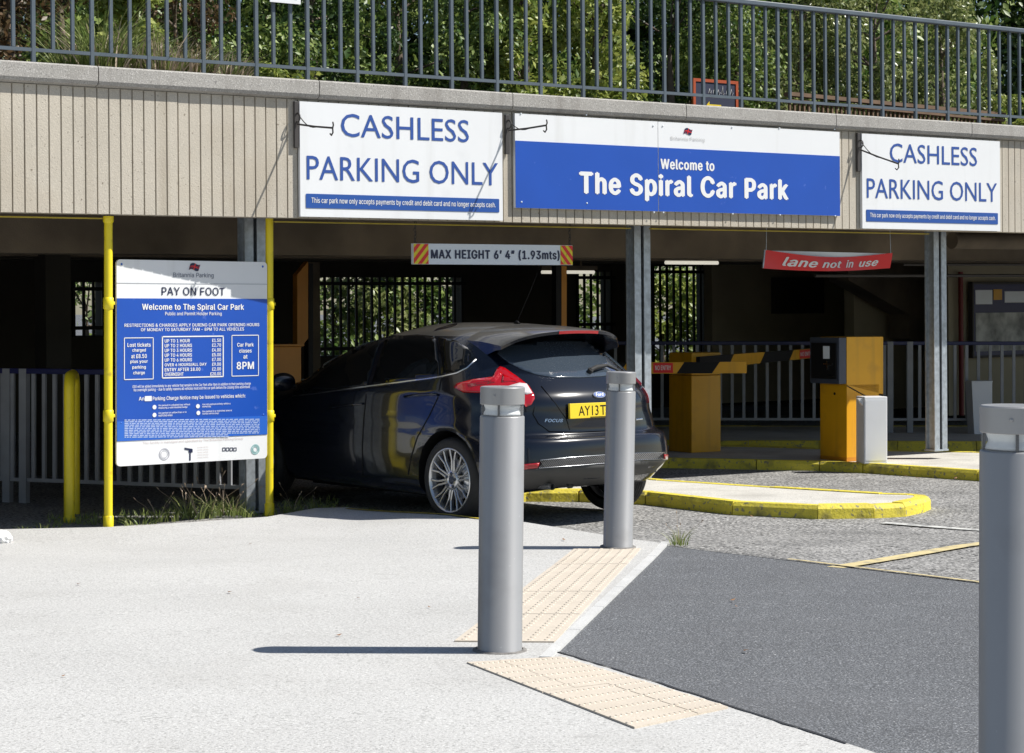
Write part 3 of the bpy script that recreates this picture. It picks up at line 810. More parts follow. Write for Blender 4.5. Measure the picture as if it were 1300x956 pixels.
mr, mbb = MB(), MB(); flag_logo(mr, mbb, SX(360), SZ(360, 65), .085, -.004); mr.build('flag_red', M['red'], nb_); mbb.build('flag_blue', M['txtnavy'], nb_)
mb = MB()
st(mb, 'Welcome to The Spiral Car Park', 136, 578, 224, 257, .035)
st(mb, 'Public and Permit Holder Parking', 236, 481, 259, 278, .012)
st(mb, 'RESTRICTIONS & CHARGES APPLY DURING CAR PARK OPENING HOURS', 60, 644, 309, 323, .018)
st(mb, 'OF MONDAY TO SATURDAY 7AM - 8PM TO ALL VEHICLES', 131, 578, 328, 342, .018)
for i, (a, b) in enumerate([('UP TO 1 HOUR', '\u00a31.50'), ('UP TO 2 HOURS', '\u00a32.70'), ('UP TO 3 HOURS', '\u00a34.00'), ('UP TO 4 HOURS', '\u00a35.00'), ('UP TO 6 HOURS', '\u00a37.00'), ('OVER 6 HOURS/ALL DAY', '\u00a39.00'), ('ENTRY AFTER 18.00', '\u00a32.00'), ('OVERNIGHT', '\u00a320.00')]):
    y = 377+i*20.7
    st(mb, a, 234, 234+len(a)*9.1, y, y+15, .03); st(mb, b, 478-len(b)*7.8, 478, y-2, y+13, .03)
for i, s in enumerate(['Lost tickets', 'charged', 'at \u00a38.50', 'plus your', 'parking', 'charge']):
    wv = len(s)*4.2; st(mb, s, 123-wv, 123+wv, 393+i*24.5, 411+i*24.5, .03)
for i, s in enumerate(['Car Park', 'closes', 'at']):
    wv = len(s)*4.5; st(mb, s, 584-wv, 584+wv, 393+i*26, 410+i*26, .03)
st(mb, '8PM', 546, 621, 475, 508, .035)
st(mb, '\u00a350 will be added immediately to any vehicle that remains in the Car Park after 8pm in addition to their parking charge', 95, 607, 570, 585, .01)
st(mb, 'No overnight parking - due to safety reasons all vehicles must exit the car park before the closing time advertised', 100, 603, 584, 600, .01)
st(mb, 'An', 122, 146, 627, 643, .02); st(mb, 'Parking Charge Notice may be issued to vehicles which:', 182, 584, 620, 641, .02)
for x, y, a, b in ((207, 666, 'Are parked in a disabled bay without', 'displaying a valid disabled badge'), (207, 699, 'Are parked on yellow lines or in', 'restricted areas'), (397, 662, 'Are not parked entirely within a', 'marked bay'), (397, 692, 'Are parked in a restricted area or', 'marked vehicle bays')):
    st(mb, a, x, x+len(a)*3.8, y-8, y+2, .01); st(mb, b, x, x+len(b)*3.8, y+3, y+13, .01)
mb.build('lettering', M['white'], nb_)
mb = MB()
def frame(x0, x1, y0, y1, w_=.006):
    a, b, c, d = SX(x0), SX(x1), SZ((x0+x1)/2, y1), SZ((x0+x1)/2, y0)
    for q in ([(a, c), (b, c), (b, c+w_), (a, c+w_)], [(a, d-w_), (b, d-w_), (b, d), (a, d)], [(a, c), (a+w_, c), (a+w_, d), (a, d)], [(b-w_, c), (b, c), (b, d), (b-w_, d)]): flat(mb, q, -.0062)
for fa_, nm in (((58, 186, 370, 553), 'lost_ticket_box'), ((222, 490, 363, 545, .009), 'tariff_box'), ((524, 642, 359, 538), 'closing_time_box')):
    frame(*fa_); mb.build(nm, M['white'], nb_); mb = MB()
a, b = SX(148), SX(178); flat(mb, [(a, SZ(160, 646)), (b, SZ(160, 646)), (b, SZ(160, 624)), (a, SZ(160, 624))], -.0062)
for x, y in ((190, 672), (190, 706), (378, 668), (380, 697)):
    c = (SX(x), SZ(x, y)); flat(mb, [(c[0]+.017*math.cos(q), c[1]+.017*math.sin(q)) for q in np.linspace(0, 2*math.pi, 11)[:-1]], -.0062)
mb.build('pictogram', M['white'], nb_, kind='stuff')
# fine small print: rows of tiny word-length dashes
mb = MB(); rr = random.Random(3)
for i in range(11):
    py = 716+i*7.4; x = 60.
    while x < (645 if i < 9 else 560-i*6):
        l = rr.uniform(6, 22); x2 = min(645, x+l); z = SZ((x+x2)/2, py+12-(x/645)*4)
        flat(mb, [(SX(x), z-.0045), (SX(x2), z-.0045), (SX(x2), z+.003), (SX(x), z+.003)], -.0064); x = x2+rr.uniform(3, 5)
mb.build('small_print', mat('fine_print', (.4, .5, .75), .5), nb_, kind='stuff')
# printed marks in the bottom strip: ring, figure, app squares, seal
mb = MB()
def ringm(cx, cz, r1, r2, y=-.003, n=20):
    for k in range(n):
        a, b = 2*math.pi*k/n, 2*math.pi*(k+1)/n
        flat(mb, [(cx+r2*math.cos(a), cz+r2*math.sin(a)), (cx+r1*math.cos(a), cz+r1*math.sin(a)), (cx+r1*math.cos(b), cz+r1*math.sin(b)), (cx+r2*math.cos(b), cz+r2*math.sin(b))], y)
ringm(SX(234), SZ(234, 876), .045, .038); ringm(SX(234), SZ(234, 876), .03, .026)
mb.build('ring_mark', mat('pale_mark', (.45, .45, .5), .5), nb_)
mb = MB(); st(mb, 'This facility is managed and operated by The Britannia Parking Group', 140, 575, 812, 826, 0, -.003)
for i in range(5): st(mb, 'member parking', 376, 424, 842+i*11, 849+i*11, 0, -.003)
mb.build('faint_print', mat('faint_print', (.6, .52, .5), .5), nb_)
mb = MB(); c = (SX(345), SZ(345, 872))
flat(mb, [(c[0]-.006, c[1]-.055), (c[0]+.006, c[1]-.055), (c[0]+.006, c[1]+.02), (c[0]-.006, c[1]+.02)], -.003)
flat(mb, [(c[0]-.05, c[1]+.045), (c[0]-.045, c[1]+.03), (c[0]+.02, c[1]+.016), (c[0]+.02, c[1]+.032)], -.0034)
flat(mb, [(c[0]-.012, c[1]+.005), (c[0]+.022, c[1]+.005), (c[0]+.022, c[1]+.03), (c[0]-.012, c[1]+.03)], -.0038)
for k in range(4):
    x = SX(492+k*16); z = SZ(492+k*16, 855); s_ = .014
    for q in ([(x-s_, z-s_), (x+s_, z-s_), (x+s_, z-s_+.005), (x-s_, z-s_+.005)], [(x-s_, z+s_-.005), (x+s_, z+s_-.005), (x+s_, z+s_), (x-s_, z+s_)], [(x-s_, z-s_), (x-s_+.005, z-s_), (x-s_+.005, z+s_), (x-s_, z+s_)], [(x+s_-.005, z-s_), (x+s_, z-s_), (x+s_, z+s_), (x+s_-.005, z+s_)]): flat(mb, q, -.003)
mb.build('symbols', M['txtnavy'], nb_)
mb = MB(); ringm(SX(628), SZ(628, 855), .04, .03); ringm(SX(628), SZ(628, 855), .026, .018); mb.build('seal', mat('seal_green', (.3, .5, .5), .5), nb_)
mb = MB()
for x, z in ((.04, hS-.035), (wS-.04, hS-.035), (.035, .32), (wS-.035, .34)): screw(mb, x, z, -.002, .009)
mb.build('screw', M['signblue2'], nb_, kind='stuff')
def pole(px, Y, base, ztop, label, clamps, pxr=.031):
    X = (px-650)/F*Y
    t = thing('yellow_pole', label, 'pole', (X, Y, base), (0, 0, ang), 'yellow poles holding the tariff notice')
    MB().lathe([(pxr, -.05), (pxr, ztop-base)], 16).build('tube', M['yellow'], t)
    for y in clamps:
        z = CZ-(y-HY)*Y/F-base
        MB().lathe([(pxr, -.045), (pxr+.007, -.04), (pxr+.007, .04), (pxr, .045)], 16, 0, Matrix.Translation((0, 0, z))).box(.03, .05, -.012, .012, z-.012, z+.012, bev=.003).build('clamp', M['yellow'], t)
    MB().lathe([(pxr+.007, -.02), (pxr+.007, .07), (pxr, .075)], 16).build('foot_collar', M['yellow'], t)
    MB().lathe([(pxr, -.05), (pxr+.008, -.04), (pxr+.008, 0)], 16, 0, Matrix.Translation((0, 0, ztop-base))).build('top_collar', M['yellow'], t)
pole(137.5, 14.43, .068, 2.335, 'yellow pole left of the tariff notice', (385, 528))
pole(342, 15.37, .068, 2.47, 'yellow pole right of the tariff notice', (386, 528))

# yellow hoop guard seen end-on
c = gp(88, 662, gR); Yh = c.y
hg = thing('hoop_barrier', 'yellow tubular hoop guard standing left of the notice, seen end-on', 'barrier', (c.x, c.y, .03))
hh = (662-470)/F*Yh; p = [(0, 0, -.03)]+[(0, 0, hh-.16)]
for q in np.linspace(0, math.pi/2, 6)[1:]: p.append((-.02*(1-math.cos(q)), .12*(1-math.cos(q)), hh-.16+.11*math.sin(q)))
p += [(-.085, .5, hh-.05)]
for q in np.linspace(0, math.pi/2, 6)[1:]: p.append((-.085-.012*math.sin(q), .5+.12*math.sin(q), hh-.16+.11*math.cos(q)))
p += [(-.097, .62, -.03)]
MB().tube(p, .042, 16).build('hoop', M['yellow'], hg)
MB().lathe([(.042, 0), (.047, .002), (.047, .03), (.042, .034)], 16).build('collar', M['yellow'], hg)

# ------------------------------------------------------------------ fences
def fence(a, b, ztop, zbot, pitch, label, posts=(), zbase=.05, barw=.016, gap=None):
    d = (b-a); L_ = d.length; an = math.atan2(d.y, d.x)
    t = thing('fence', label, 'fence', (a.x, a.y, zbase), (0, 0, an))
    H_ = ztop-zbase; hb = zbot-zbase
    MB().box(0, L_, -.025, .025, H_-.045, H_, bev=.006).build('top_rail', M['navy'], t)
    MB().box(0, L_, -.015, .015, hb-.03, hb).build('bottom_rail', M['fencebar'], t)
    bm_ = MB().box(-barw, barw, -.012, .012, hb-.001, H_-.044).mesh('bar', M['fencebar'])
    x = pitch/2
    while x < L_:
        if not gap or not (gap[0] < x < gap[1]):
            o = bpy.data.objects.new('bar', bm_); COL.objects.link(o); o.parent = t; o.location = (x, 0, 0)
        x += pitch
    for x in posts: MB().box(x-.035, x+.035, -.03, .03, -.02, H_-.003).build('post', M['fencebar'], t)
    return t
fa, fb = Vector((-5.6, 17.1)), Vector((-2.12, 15.8))
ff = (fb-fa).normalized()
def fx(px, a=fa, d=ff):
    p = (px-650)/F; return (p*a.y-a.x)/(d.x-p*d.y)
fence(fa, fb, 1.16, .24, .103, 'grey barred fence with navy top rail behind the tariff notice on the left', (fx(10), fx(31)))
fa2, fb2 = Vector((1.2, 24.2)), Vector((8.5, 24.0)); f2 = (fb2-fa2).normalized()
g0, g1 = fx(1136, fa2, f2), fx(1150, fa2, f2)
fence(fa2, fb2, 1.27, .33, .143, 'grey barred fence with navy top rail at the far side behind the ticket machine', (fx(1130, fa2, f2), fx(1155, fa2, f2)), .1, .018, (g0, g1))

# ------------------------------------------------------------------ barrier cabinets, arms, ticket machine
def pxbox(px, py, z):   # ground point under pixel at height z
    Y = (CZ-z)*F/(py-HY); return Vector(((px-650)/F*Y, Y, z))
c = pxbox(878, 575, .147)     # near corner of the barrier cabinet
Yc = c.y
cab = thing('barrier_cabinet', 'amber barrier cabinet holding the two striped arms behind the car', 'barrier', c, (0, 0, AL))
hc = 127/F*Yc; wc, dc = .40, .38
MB().box(0, wc, 0, dc, 0, hc-.24, bev=.006).build('housing', M['amber'], cab)
MB().box(.0, wc, 0, dc, hc-.235, hc, bev=.006).build('lid', M['amber'], cab)
MB().box(wc*.3, wc*.36, -.05, 0, hc-.16, hc-.1).lathe([(.05, 0), (.05, .06)], 14, 0, Matrix.Translation((wc*.45, 0, hc-.15)) @ Matrix.Rotation(R(90), 4, 'X')).build('hub', M['black'], cab)
def arm(A, B, ha, hb, segs, label, signs):
    d = (B-A); L_ = d.length; an = math.atan2(d.y, d.x); pit = -math.atan2(d.z, d.xy.length)
    t = bpy.data.objects.new('barrier_arm', None); COL.objects.link(t); t.parent = cab; t['label'] = label
    MC = Matrix.Translation(cab.location) @ Matrix.Rotation(AL, 4, 'Z')
    t.matrix_local = MC.inverted() @ Matrix.Translation(A) @ Matrix.Rotation(an, 4, 'Z') @ Matrix.Rotation(pit, 4, 'Y')
    for (s0, s1, k, sl0, sl1) in segs:
        x0, x1 = s0*L_, s1*L_; h0 = ha+(hb-ha)*s0; h1 = ha+(hb-ha)*s1
        MB().plate([(x0-sl0, -h0/2), (x1-sl1, -h1/2), (x1+sl1, h1/2), (x0+sl0, h0/2)], -.02, .02).build('arm_section', M[k], t)
    for (s0, s1) in signs:
        x0, x1 = s0*L_, s1*L_; h_ = (ha+(hb-ha)*s0)*.44
        MB().plate([(x0, -h_), (x1, -h_), (x1, h_), (x0, h_)], -.025, -.0205).build('no_entry_plate', M['red'], t)
        mb = MB(); txt(mb, 'NO ENTRY', (x0+.02, x1-.02, -h_*.45, h_*.5), -.027, 0, .02); mb.build('lettering', M['white'], t)
A1, B1 = pt(740, 467.5, 20.2), pt(948, 466.5, 19.9)
arm(A1, B1, .115, .115, [(0, .25, 'black', 0, .04), (.25, .6, 'amber', .04, .04), (.6, .815, 'black', .04, .04), (.815, 1, 'amber', .04, 0)], 'near striped barrier arm with NO ENTRY plate beside the steel column', [(.435, .555)])
A2, B2 = pt(886, 461, 20.1), pt(1030, 448.5, 24.2)
def fr(px):
    s = 0; 
    p = (px-650)/F; return (p*A2.y-A2.x)/((B2.x-A2.x)-p*(B2.y-A2.y))
L2 = (B2-A2).length
arm(A2, B2, .13, .112, [(0, fr(926), 'black', 0, .1), (fr(926), fr(966), 'amber', .1, .1), (fr(966), fr(1003), 'black', .1, .1), (fr(1003), 1, 'amber', .1, 0)], 'far striped barrier arm reaching right to the ticket machine', [(fr(1013), .997)])

c = pxbox(1075, 586, .147); Yt = c.y
tm = thing('ticket_machine', 'amber ticket machine with dark grey head standing on the island', 'ticket machine', c, (0, 0, AL))
hl = 97/F*Yt; hf = 158/F*Yt
MB().box(0, .44, 0, .38, 0, .04).build('plinth', M['orange'], tm)
mb = MB(); mb.prism([(0, 0), (.44, 0), (.44, .38), (0, .38)], .04, hl); mb.build('lower_cabinet', M['amber'], tm)
# sloping split: rear yellow housing rises behind the grey head
MB().plate([(0, hl-.012), (.44, hl-.20), (.44, hl-.188), (0, hl)], -.003, -.0005).build('seam', M['black'], tm)
mb = MB(); mb.add([(.0, .0, hl+.004), (.50, 0, hl-.1), (.50, .38, hl-.1), (.0, .38, hl+.004), (0, 0, hf), (.50, 0, hf), (.50, .38, hf), (0, .38, hf)], [(0, 3, 2, 1), (4, 5, 6, 7), (0, 1, 5, 4), (1, 2, 6, 5), (2, 3, 7, 6), (3, 0, 4, 7)])
mb.build('rear_housing', M['amber'], tm)
hd = MB().box(-.105, -.004, .0, .42, hl+.012, hf-.005, bev=.006).build('head', M['darkgrey'], tm)
MB().box(-.118, -.1055, .03, .39, hl+.06, hf-.06, bev=.004).build('fascia_plate', M['black'], hd)
fa_ = MB(); fa_.box(-.122, -.1185, .12, .21, hl+.26, hf-.09); fa_.build('instruction_label', M['signgrey'], hd)
mb = MB(); mb.box(-.13, -.1185, .08, .2, hl+.2, hl+.215).box(-.126, -.1185, .14, .16, hl+.15, hl+.24); mb.lathe([(.014, 0), (.014, .006)], 10, 0, Matrix.Translation((-.1185, .27, hl+.18)) @ Matrix.Rotation(R(-90), 4, 'Y')); mb.box(-.124, -.1185, .06, .15, hl+.085, hl+.092); mb.build('slot', M['chrome'], hd)
MB().lathe([(.014, 0), (.014, .005), (.0001, .005)], 12, 0, Matrix.Translation((-.0005, .17, hl-.09)) @ Matrix.Rotation(R(-90), 4, 'Y')).build('lock', M['black'], tm)

c = pxbox(1110, 588.5, .147); Yb = c.y
wb = thing('white_box', 'white metal service box on the kerb beside the amber ticket machine', 'service box', c, (0, 0, R(14)))
hb_ = 85/F*Yb
MB().box(-.115, .13, -.02, .18, 0, hb_, bev=.008).build('cabinet', M['boxwhite'], wb)
MB().box(.1305, .134, 0, .16, .03, hb_-.03).box(-.105, .12, -.0235, -.0205, .03, hb_-.03, bev=.001).build('door', M['boxwhite'], wb)
MB().lathe([(.012, 0), (.012, .006), (.001, .006)], 8, 0, Matrix.Translation((.134, .08, hb_*.66)) @ Matrix.Rotation(R(90), 4, 'Y')).build('lock', M['black'], wb)
MB().plate([(-.165, hb_-.02), (-.115, hb_-.09), (-.115, hb_-.015)], .02, .06).build('bracket', M['boxwhite'], wb)
c = pxbox(1246, 556.5, .1); 
gb = thing('grey_box', 'grey metal service box in the shade behind the right bollard', 'service box', c, (0, 0, R(12)))
hb2 = 71/F*c.y
mb = MB(); mb.add([(-.1, -.02, 0), (.13, -.02, 0), (.13, .16, 0), (-.1, .16, 0), (-.135, -.02, hb2), (.13, -.02, hb2), (.13, .16, hb2), (-.135, .16, hb2)], [(0, 3, 2, 1), (4, 5, 6, 7), (0, 1, 5, 4), (1, 2, 6, 5), (2, 3, 7, 6), (3, 0, 4, 7)]); mb.build('cabinet', M['boxwhite'], gb)
MB().box(-.14, .135, -.025, .165, hb2, hb2+.018, bev=.003).build('lid', M['boxwhite'], gb)

# orange posts and box in the dark left lane
c = pt(388, 400, 21.0)
op = thing('orange_post', 'orange padded post in the dark bay left of the car windscreen', 'post', (c.x, c.y, .05), (0, 0, AL))
MB().plate([(-.1, 1.15), (.03, 1.30), (.03, 2.12), (-.06, 2.02), (-.1, 1.98)], 0, .1).build('upper_panel', M['orange'], op)
MB().box(.035, .09, .0, .1, 0, 2.1).build('post_core', M['black'], op)
c = pt(364, 470, 19.0)
ob = thing('orange_cabinet', 'dim orange cabinet just right of the yellow pole', 'cabinet', (c.x, c.y, .06), (0, 0, AL))
MB().box(-.15, .16, 0, .3, 0, 1.24, bev=.01).build('housing', M['orange'], ob)
MB().box(-.17, .18, -.02, .32, 1.242, 1.26).build('lid', M['orange'], ob)
c = pt(715, 380, 20.5)
o2 = thing('orange_post', 'slim orange post rising behind the car roof', 'post', (c.x, c.y, .05), (0, 0, AL))
MB().box(-.02, .045, 0, .08, 0, 2.06).build('post_core', M['orange'], o2)
MB().box(-.09, -.022, .0, .08, 0, 2.2).build('side_plate', M['black'], o2)

# notice board with map on the far right
v = 5.7; ua, ub = uof(1235, v), uof(1322, v); z0, z1 = zof(1260, 451, v), zof(1260, 361, v)
ntb = thing('notice_board', 'framed map and notice case on the shaded wall at the far right', 'notice board', wl(ua, v, z0), WROT)
w, h = ub-ua, z1-z0
MB().plate([(0, 0), (w, 0), (w, h), (0, h)], 0, .05).build('backing', M['navy'], ntb)
for a, b, c_, d_, k in ((.04, .28, .72, .92, 'signgrey'), (.30, .42, .78, .93, 'amber'), (.46, .98, .74, .90, 'signgrey'), (.04, .97, .06, .60, 'poster')):
    MB().plate([(w*a, h*c_), (w*b, h*c_), (w*b, h*d_), (w*a, h*d_)], -.006, -.001).build('poster', M[k], ntb)
MB().plate([(-.03, -.03), (w+.03, -.03), (w+.03, 0), (-.03, 0)], -.03, .05).plate([(-.03, h), (w+.03, h), (w+.03, h+.03), (-.03, h+.03)], -.03, .05).plate([(-.03, 0), (0, 0), (0, h), (-.03, h)], -.03, .05).build('frame', M['iron'], ntb)

# ------------------------------------------------------------------ bollards
def bollard(pxb, pyb, lean, label, f=gP, z=None, hgt=1.10, rad=.093, first=None):
    c = gp(pxb, pyb, f) if z is None else Vector(z)
    t = thing('bollard', label, 'bollard', c, (R(.3), R(lean), R(-20)), 'grey lit-top bollards')
    MB().lathe([(rad+.004, -.02), (rad+.004, .004), (rad, .008), (rad, hgt-.125), (rad-.003, hgt-.121), (rad-.03, hgt-.119)], 48).build('shaft', M['bollard'], t)
    MB().lathe([(rad+.022, -.03), (rad+.020, .006), (rad+.0045, .009)], 32).build('foot_grout', M['grout'], t)
    MB().lathe([(rad-.03, hgt-.1185), (rad-.014, hgt-.1165), (rad-.016, hgt-.108), (rad-.022, hgt-.098), (rad-.022, hgt-.09), (rad-.018, hgt-.082), (rad-.016, hgt-.0738)], 40).build('reflector', M['white'], t)
    MB().lathe([(rad-.004, hgt-.119), (rad-.004, hgt-.074)], 48).build('lens', M['lens'], t)
    mb = MB()
    for k in range(4):
        a = R(10+90*k); mb.box(-.004, .004, -.004, .004, hgt-.12, hgt-.07, M=Matrix.Rotation(a, 4, 'Z') @ Matrix.Translation((rad-.012, 0, 0)))
    mb.build('stud', M['iron'], t)
    mb = MB().lathe([(rad-.03, hgt-.0735), (rad-.002, hgt-.073), (rad, hgt-.071), (rad, hgt-.004), (rad-.004, hgt), (.0005, hgt)], 48)
    mb.lathe([(.006, 0), (.005, .003), (.0005, .004)], 8, 0, Matrix.Translation((0, -rad+.0005, hgt-.035)) @ Matrix.Rotation(R(90), 4, 'X'))
    auto_smooth(mb.build('cap', M['bollard'], t), 30)
    return t
def centre(px, Y, z): return ((px-650)/F*Y, Y, z)
bollard(0, 0, .75, 'tall grey bollard in the middle standing at the near end of the tactile strip', z=centre(634.5, 8.2, CZ-(826-HY)/F*8.2))
bollard(0, 0, 1.2, 'grey bollard farther back in front of the car number plate', z=centre(784.5, 12.35, CZ-(694.5-HY)/F*12.35))
bollard(0, 0, .2, 'nearest grey bollard cut off by the right edge of the picture', z=centre(1287, 5.3, CZ-.253-1.10))

# ------------------------------------------------------------------ litter, weeds
c = gp(2, 690)
pb = thing('plastic_bag', 'crumpled white plastic bag on the pavement at the left edge', 'bag', c)
bm = bmesh.new(); bmesh.ops.create_icosphere(bm, subdivisions=3, radius=.07)
for q in bm.verts:
    q.co.x *= 1.0; q.co *= 1+random.uniform(-.14, .14); q.co.z = max(-.01, q.co.z*.75+.035)
me = bpy.data.meshes.new('bag_film'); bm.to_mesh(me); bm.free(); me.materials.append(M['white'])
o = bpy.data.objects.new('bag_film', me); COL.objects.link(o); o.parent = pb

def blades(n, h, spread, rnd, w=.006, lean=.6, seg=3, hmin=.35):
    mb = MB()
    for _ in range(n):
        a = rnd.uniform(0, 6.283); r_ = spread*math.sqrt(rnd.random()); hh = h*rnd.uniform(hmin, 1); l = lean*rnd.uniform(.1, 1)*hh
        b = Vector((r_*math.cos(a), r_*math.sin(a), 0)); d = Vector((math.cos(a), math.sin(a), 0))
        s = Vector((-d.y, d.x, 0)); ang_ = rnd.uniform(0, 3.14); s = Vector((math.cos(ang_), math.sin(ang_), 0))
        vs = []
        for k in range(seg+1):
            t_ = k/seg; c = b+d*(l*t_*t_)+Vector((0, 0, hh*(t_-.18*t_*t_*lean)))
            ww = w*(1-t_*.92); vs += [c-s*ww, c+s*ww]
        mb.add(vs, [(2*k, 2*k+1, 2*k+3, 2*k+2) for k in range(seg)], 0, True)
    return mb
rnd = random.Random(5)
tufts = [(blades(34, .22, .09, rnd, .0045, .9), 'grass'), (blades(26, .14, .10, rnd, .006, 1.1), 'grass'), (blades(40, .30, .07, rnd, .004, .8), 'grass')]
tm_ = [t_.mesh('blades', M[k]) for t_, k in tufts]
_sm = MB()
for _ in range(5):
    a = rnd.uniform(0, 6.28); l = rnd.uniform(.08, .2); hh_ = rnd.uniform(.22, .36); e = Vector((l*math.cos(a), l*math.sin(a), hh_)); m0 = e*.55+Vector((0, 0, .04))
    _sm.tube([(0, 0, 0), m0, e], [.0018, .0014, .001], 4); _sm.tube([e, e*1.05+Vector((0, 0, .01)), e*1.12], [.002, .006, .001], 4)
stalk_m = _sm.mesh('seed_stalks', M['plume'])
wl_spots = [(150, 660, 1, 1.0), (178, 662, 1, .9), (200, 657, 0, .7), (222, 655, 1, 1.3), (236, 652, 2, .85), (252, 653, 0, 1.1), (268, 650, 2, .9), (284, 650, 0, 1.1), (297, 649, 2, .8), (312, 650, 1, 1.1), (330, 650, 1, .8), (362, 648, 1, 1.0), (372, 646, 0, .7), (398, 643, 2, .45), (414, 643, 1, .8), (430, 643, 1, .6), (468, 645, 1, .4), (492, 649, 1, .35), (118, 660, 1, .8), (60, 666, 1, .7), (30, 668, 1, .5), (862, 688, 2, .62)]
names = ['beside the foot of the left yellow pole', 'right of the left yellow pole foot', 'under the left part of the notice', 'bushy, under the notice middle', 'tall, under the notice middle', 'wide, under the notice', 'tall and thin, left of the steel column', 'wide, left of the steel column', 'thin, at the foot of the steel column', 'low, at the foot of the steel column', 'low, left of the right yellow pole foot', 'low, right of the right yellow pole', 'short, right of the right yellow pole', 'thin, halfway from the right pole to the car wheel', 'low, halfway from the pole to the car wheel', 'small, on the way to the car wheel', 'tiny, left of the car wheel', 'tiniest, next to the car wheel', 'behind the foot of the left yellow pole', 'left of the yellow hoop guard foot', 'near the white bag at the left', 'growing at the asphalt joint right of the far bollard']
for (px, py, k, s), nm in zip(wl_spots, names):
    c = gp(px, py+(5 if px < 360 else 4), gP if px > 800 else gR)
    t = thing('weed_tuft', 'green weed tuft '+nm, 'weed', c, (0, 0, rnd.uniform(0, 6)), 'weeds along the pavement edge')
    t.scale = (s*1.3, s*1.3, s*.85)
    o = bpy.data.objects.new('blades', tm_[k]); COL.objects.link(o); o.parent = t
    if k != 1:
        o = bpy.data.objects.new('seed_stalks', stalk_m); COL.objects.link(o); o.parent = t
# ground cover strip of scattered short blades in the shade between weeds
mb = MB()
for _ in range(700):
    px = rnd.uniform(60, 430); c = gp(px, np.interp(px, [60, 140, 340, 430], [668, 664, 650, 643])-rnd.uniform(0, 10), gR)
    a = rnd.uniform(0, 3.14); s = Vector((math.cos(a), math.sin(a), 0))*.005; h_ = rnd.uniform(.015, .07); l = Vector((rnd.uniform(-.03, .03), rnd.uniform(-.03, .03), h_))
    mb.add([c-s, c+s, c+l], [(0, 1, 2)])
o = mb.build('ground_grass', M['grass']); tag(o, 'thin scatter of short grass along the shaded pavement edge under the notice', 'grass', kind='stuff')
# fallen leaves by the kerbs and on the pale paving
lf = MB().add([(-.025, 0, .004), (0, -.014, .002), (.03, 0, .012), (0, .014, .006)], [(0, 1, 2, 3)])
mb = MB(); mb.add([(-.022, 0, .004), (0, -.012, .002), (.026, 0, .012), (0, .012, .006)], [(0, 1, 2), (0, 2, 3)])
for px, py in ((1207, 607), (1213, 609), (1222, 608), (1201, 606), (870, 640), (955, 658), (983, 661), (1150, 606), (925, 656), (1165, 609), (318, 693), (455, 762), (545, 774), (292, 755), (100, 745), (80, 862), (430, 810), (716, 688), (930, 765), (935, 773), (947, 830)):
    c = gp(px, py, gP if py > 660 else gR)
    mb2 = [Vector((-.022, 0, .004)), Vector((0, -.012, .002)), Vector((.026, 0, .012)), Vector((0, .012, .006))]
    a = rnd.uniform(0, 6.28); s = rnd.uniform(.4, 1.0) if py > 660 else 1.1
    mb.add([c+Vector((p.x*math.cos(a)-p.y*math.sin(a), p.x*math.sin(a)+p.y*math.cos(a), p.z+.012))*s+c*(1-s)*0 if False else c+Vector(((p.x*math.cos(a)-p.y*math.sin(a))*s, (p.x*math.sin(a)+p.y*math.cos(a))*s, p.z*s+.011)) for p in mb2], [(0, 1, 2), (0, 2, 3)])
mb.v = mb.v[4:]; mb.f = [[i-4 for i in f] for f in mb.f[2:]]; mb.m = mb.m[2:]; mb.s = mb.s[2:]
o = mb.build('fallen_leaves', mat('dry_leaf', (.25, .13, .06), .8)); tag(o, 'scattered dry leaves and crumbs on the ground', 'leaves', kind='stuff')

# ------------------------------------------------------------------ planting on the deck
MB().box(-8, 28, .31, 12.3, 3.245, 3.34).build('planting_bed', M['soil'], kind='structure')
o = bpy.data.objects['planting_bed']; o.location = wl(0, 0, 0); o.rotation_euler = WROT
def leaf_cloud(centers, radii, n, size, asp=.5, up=.35, name='crown', m=None, parent=None, droop=0):
    C_ = np.array(centers, float); K = len(C_); rad = np.array(radii, float)
    idx = RNG.integers(0, K, n)
    d = RNG.normal(size=(n, 3)); d /= np.linalg.norm(d, axis=1)[:, None]
    rr_ = RNG.random(n)**.45
    P = C_[idx]+d*rad[idx]*rr_[:, None]
    nrm = d+RNG.normal(size=(n, 3))*.7; nrm[:, 2] += up; nrm /= np.linalg.norm(nrm, axis=1)[:, None]
    t_ = RNG.normal(size=(n, 3)); t_[:, 2] -= droop; t_ -= nrm*(t_*nrm).sum(1)[:, None]; t_ /= np.linalg.norm(t_, axis=1)[:, None]
    b = np.cross(nrm, t_); s = size*RNG.uniform(.55, 1.2, n)[:, None]
    V = np.empty((n, 4, 3)); V[:, 0] = P-t_*s; V[:, 1] = P+b*s*asp+nrm*s*.12; V[:, 2] = P+t_*s; V[:, 3] = P-b*s*asp+nrm*s*.12
    me = bpy.data.meshes.new(name); me.vertices.add(4*n); me.vertices.foreach_set('co', V.reshape(-1))
    me.loops.add(6*n); me.polygons.add(2*n)
    base = np.arange(n)[:, None]*4; li = (base+np.array([[0, 1, 2, 0, 2, 3]])).reshape(-1)
    me.loops.foreach_set('vertex_index', li); me.polygons.foreach_set('loop_start', np.arange(2*n)*3); me.polygons.foreach_set('loop_total', np.full(2*n, 3))
    me.materials.append(m); me.update(calc_edges=True)
    o = bpy.data.objects.new(name, me); COL.objects.link(o); o.parent = parent; return o
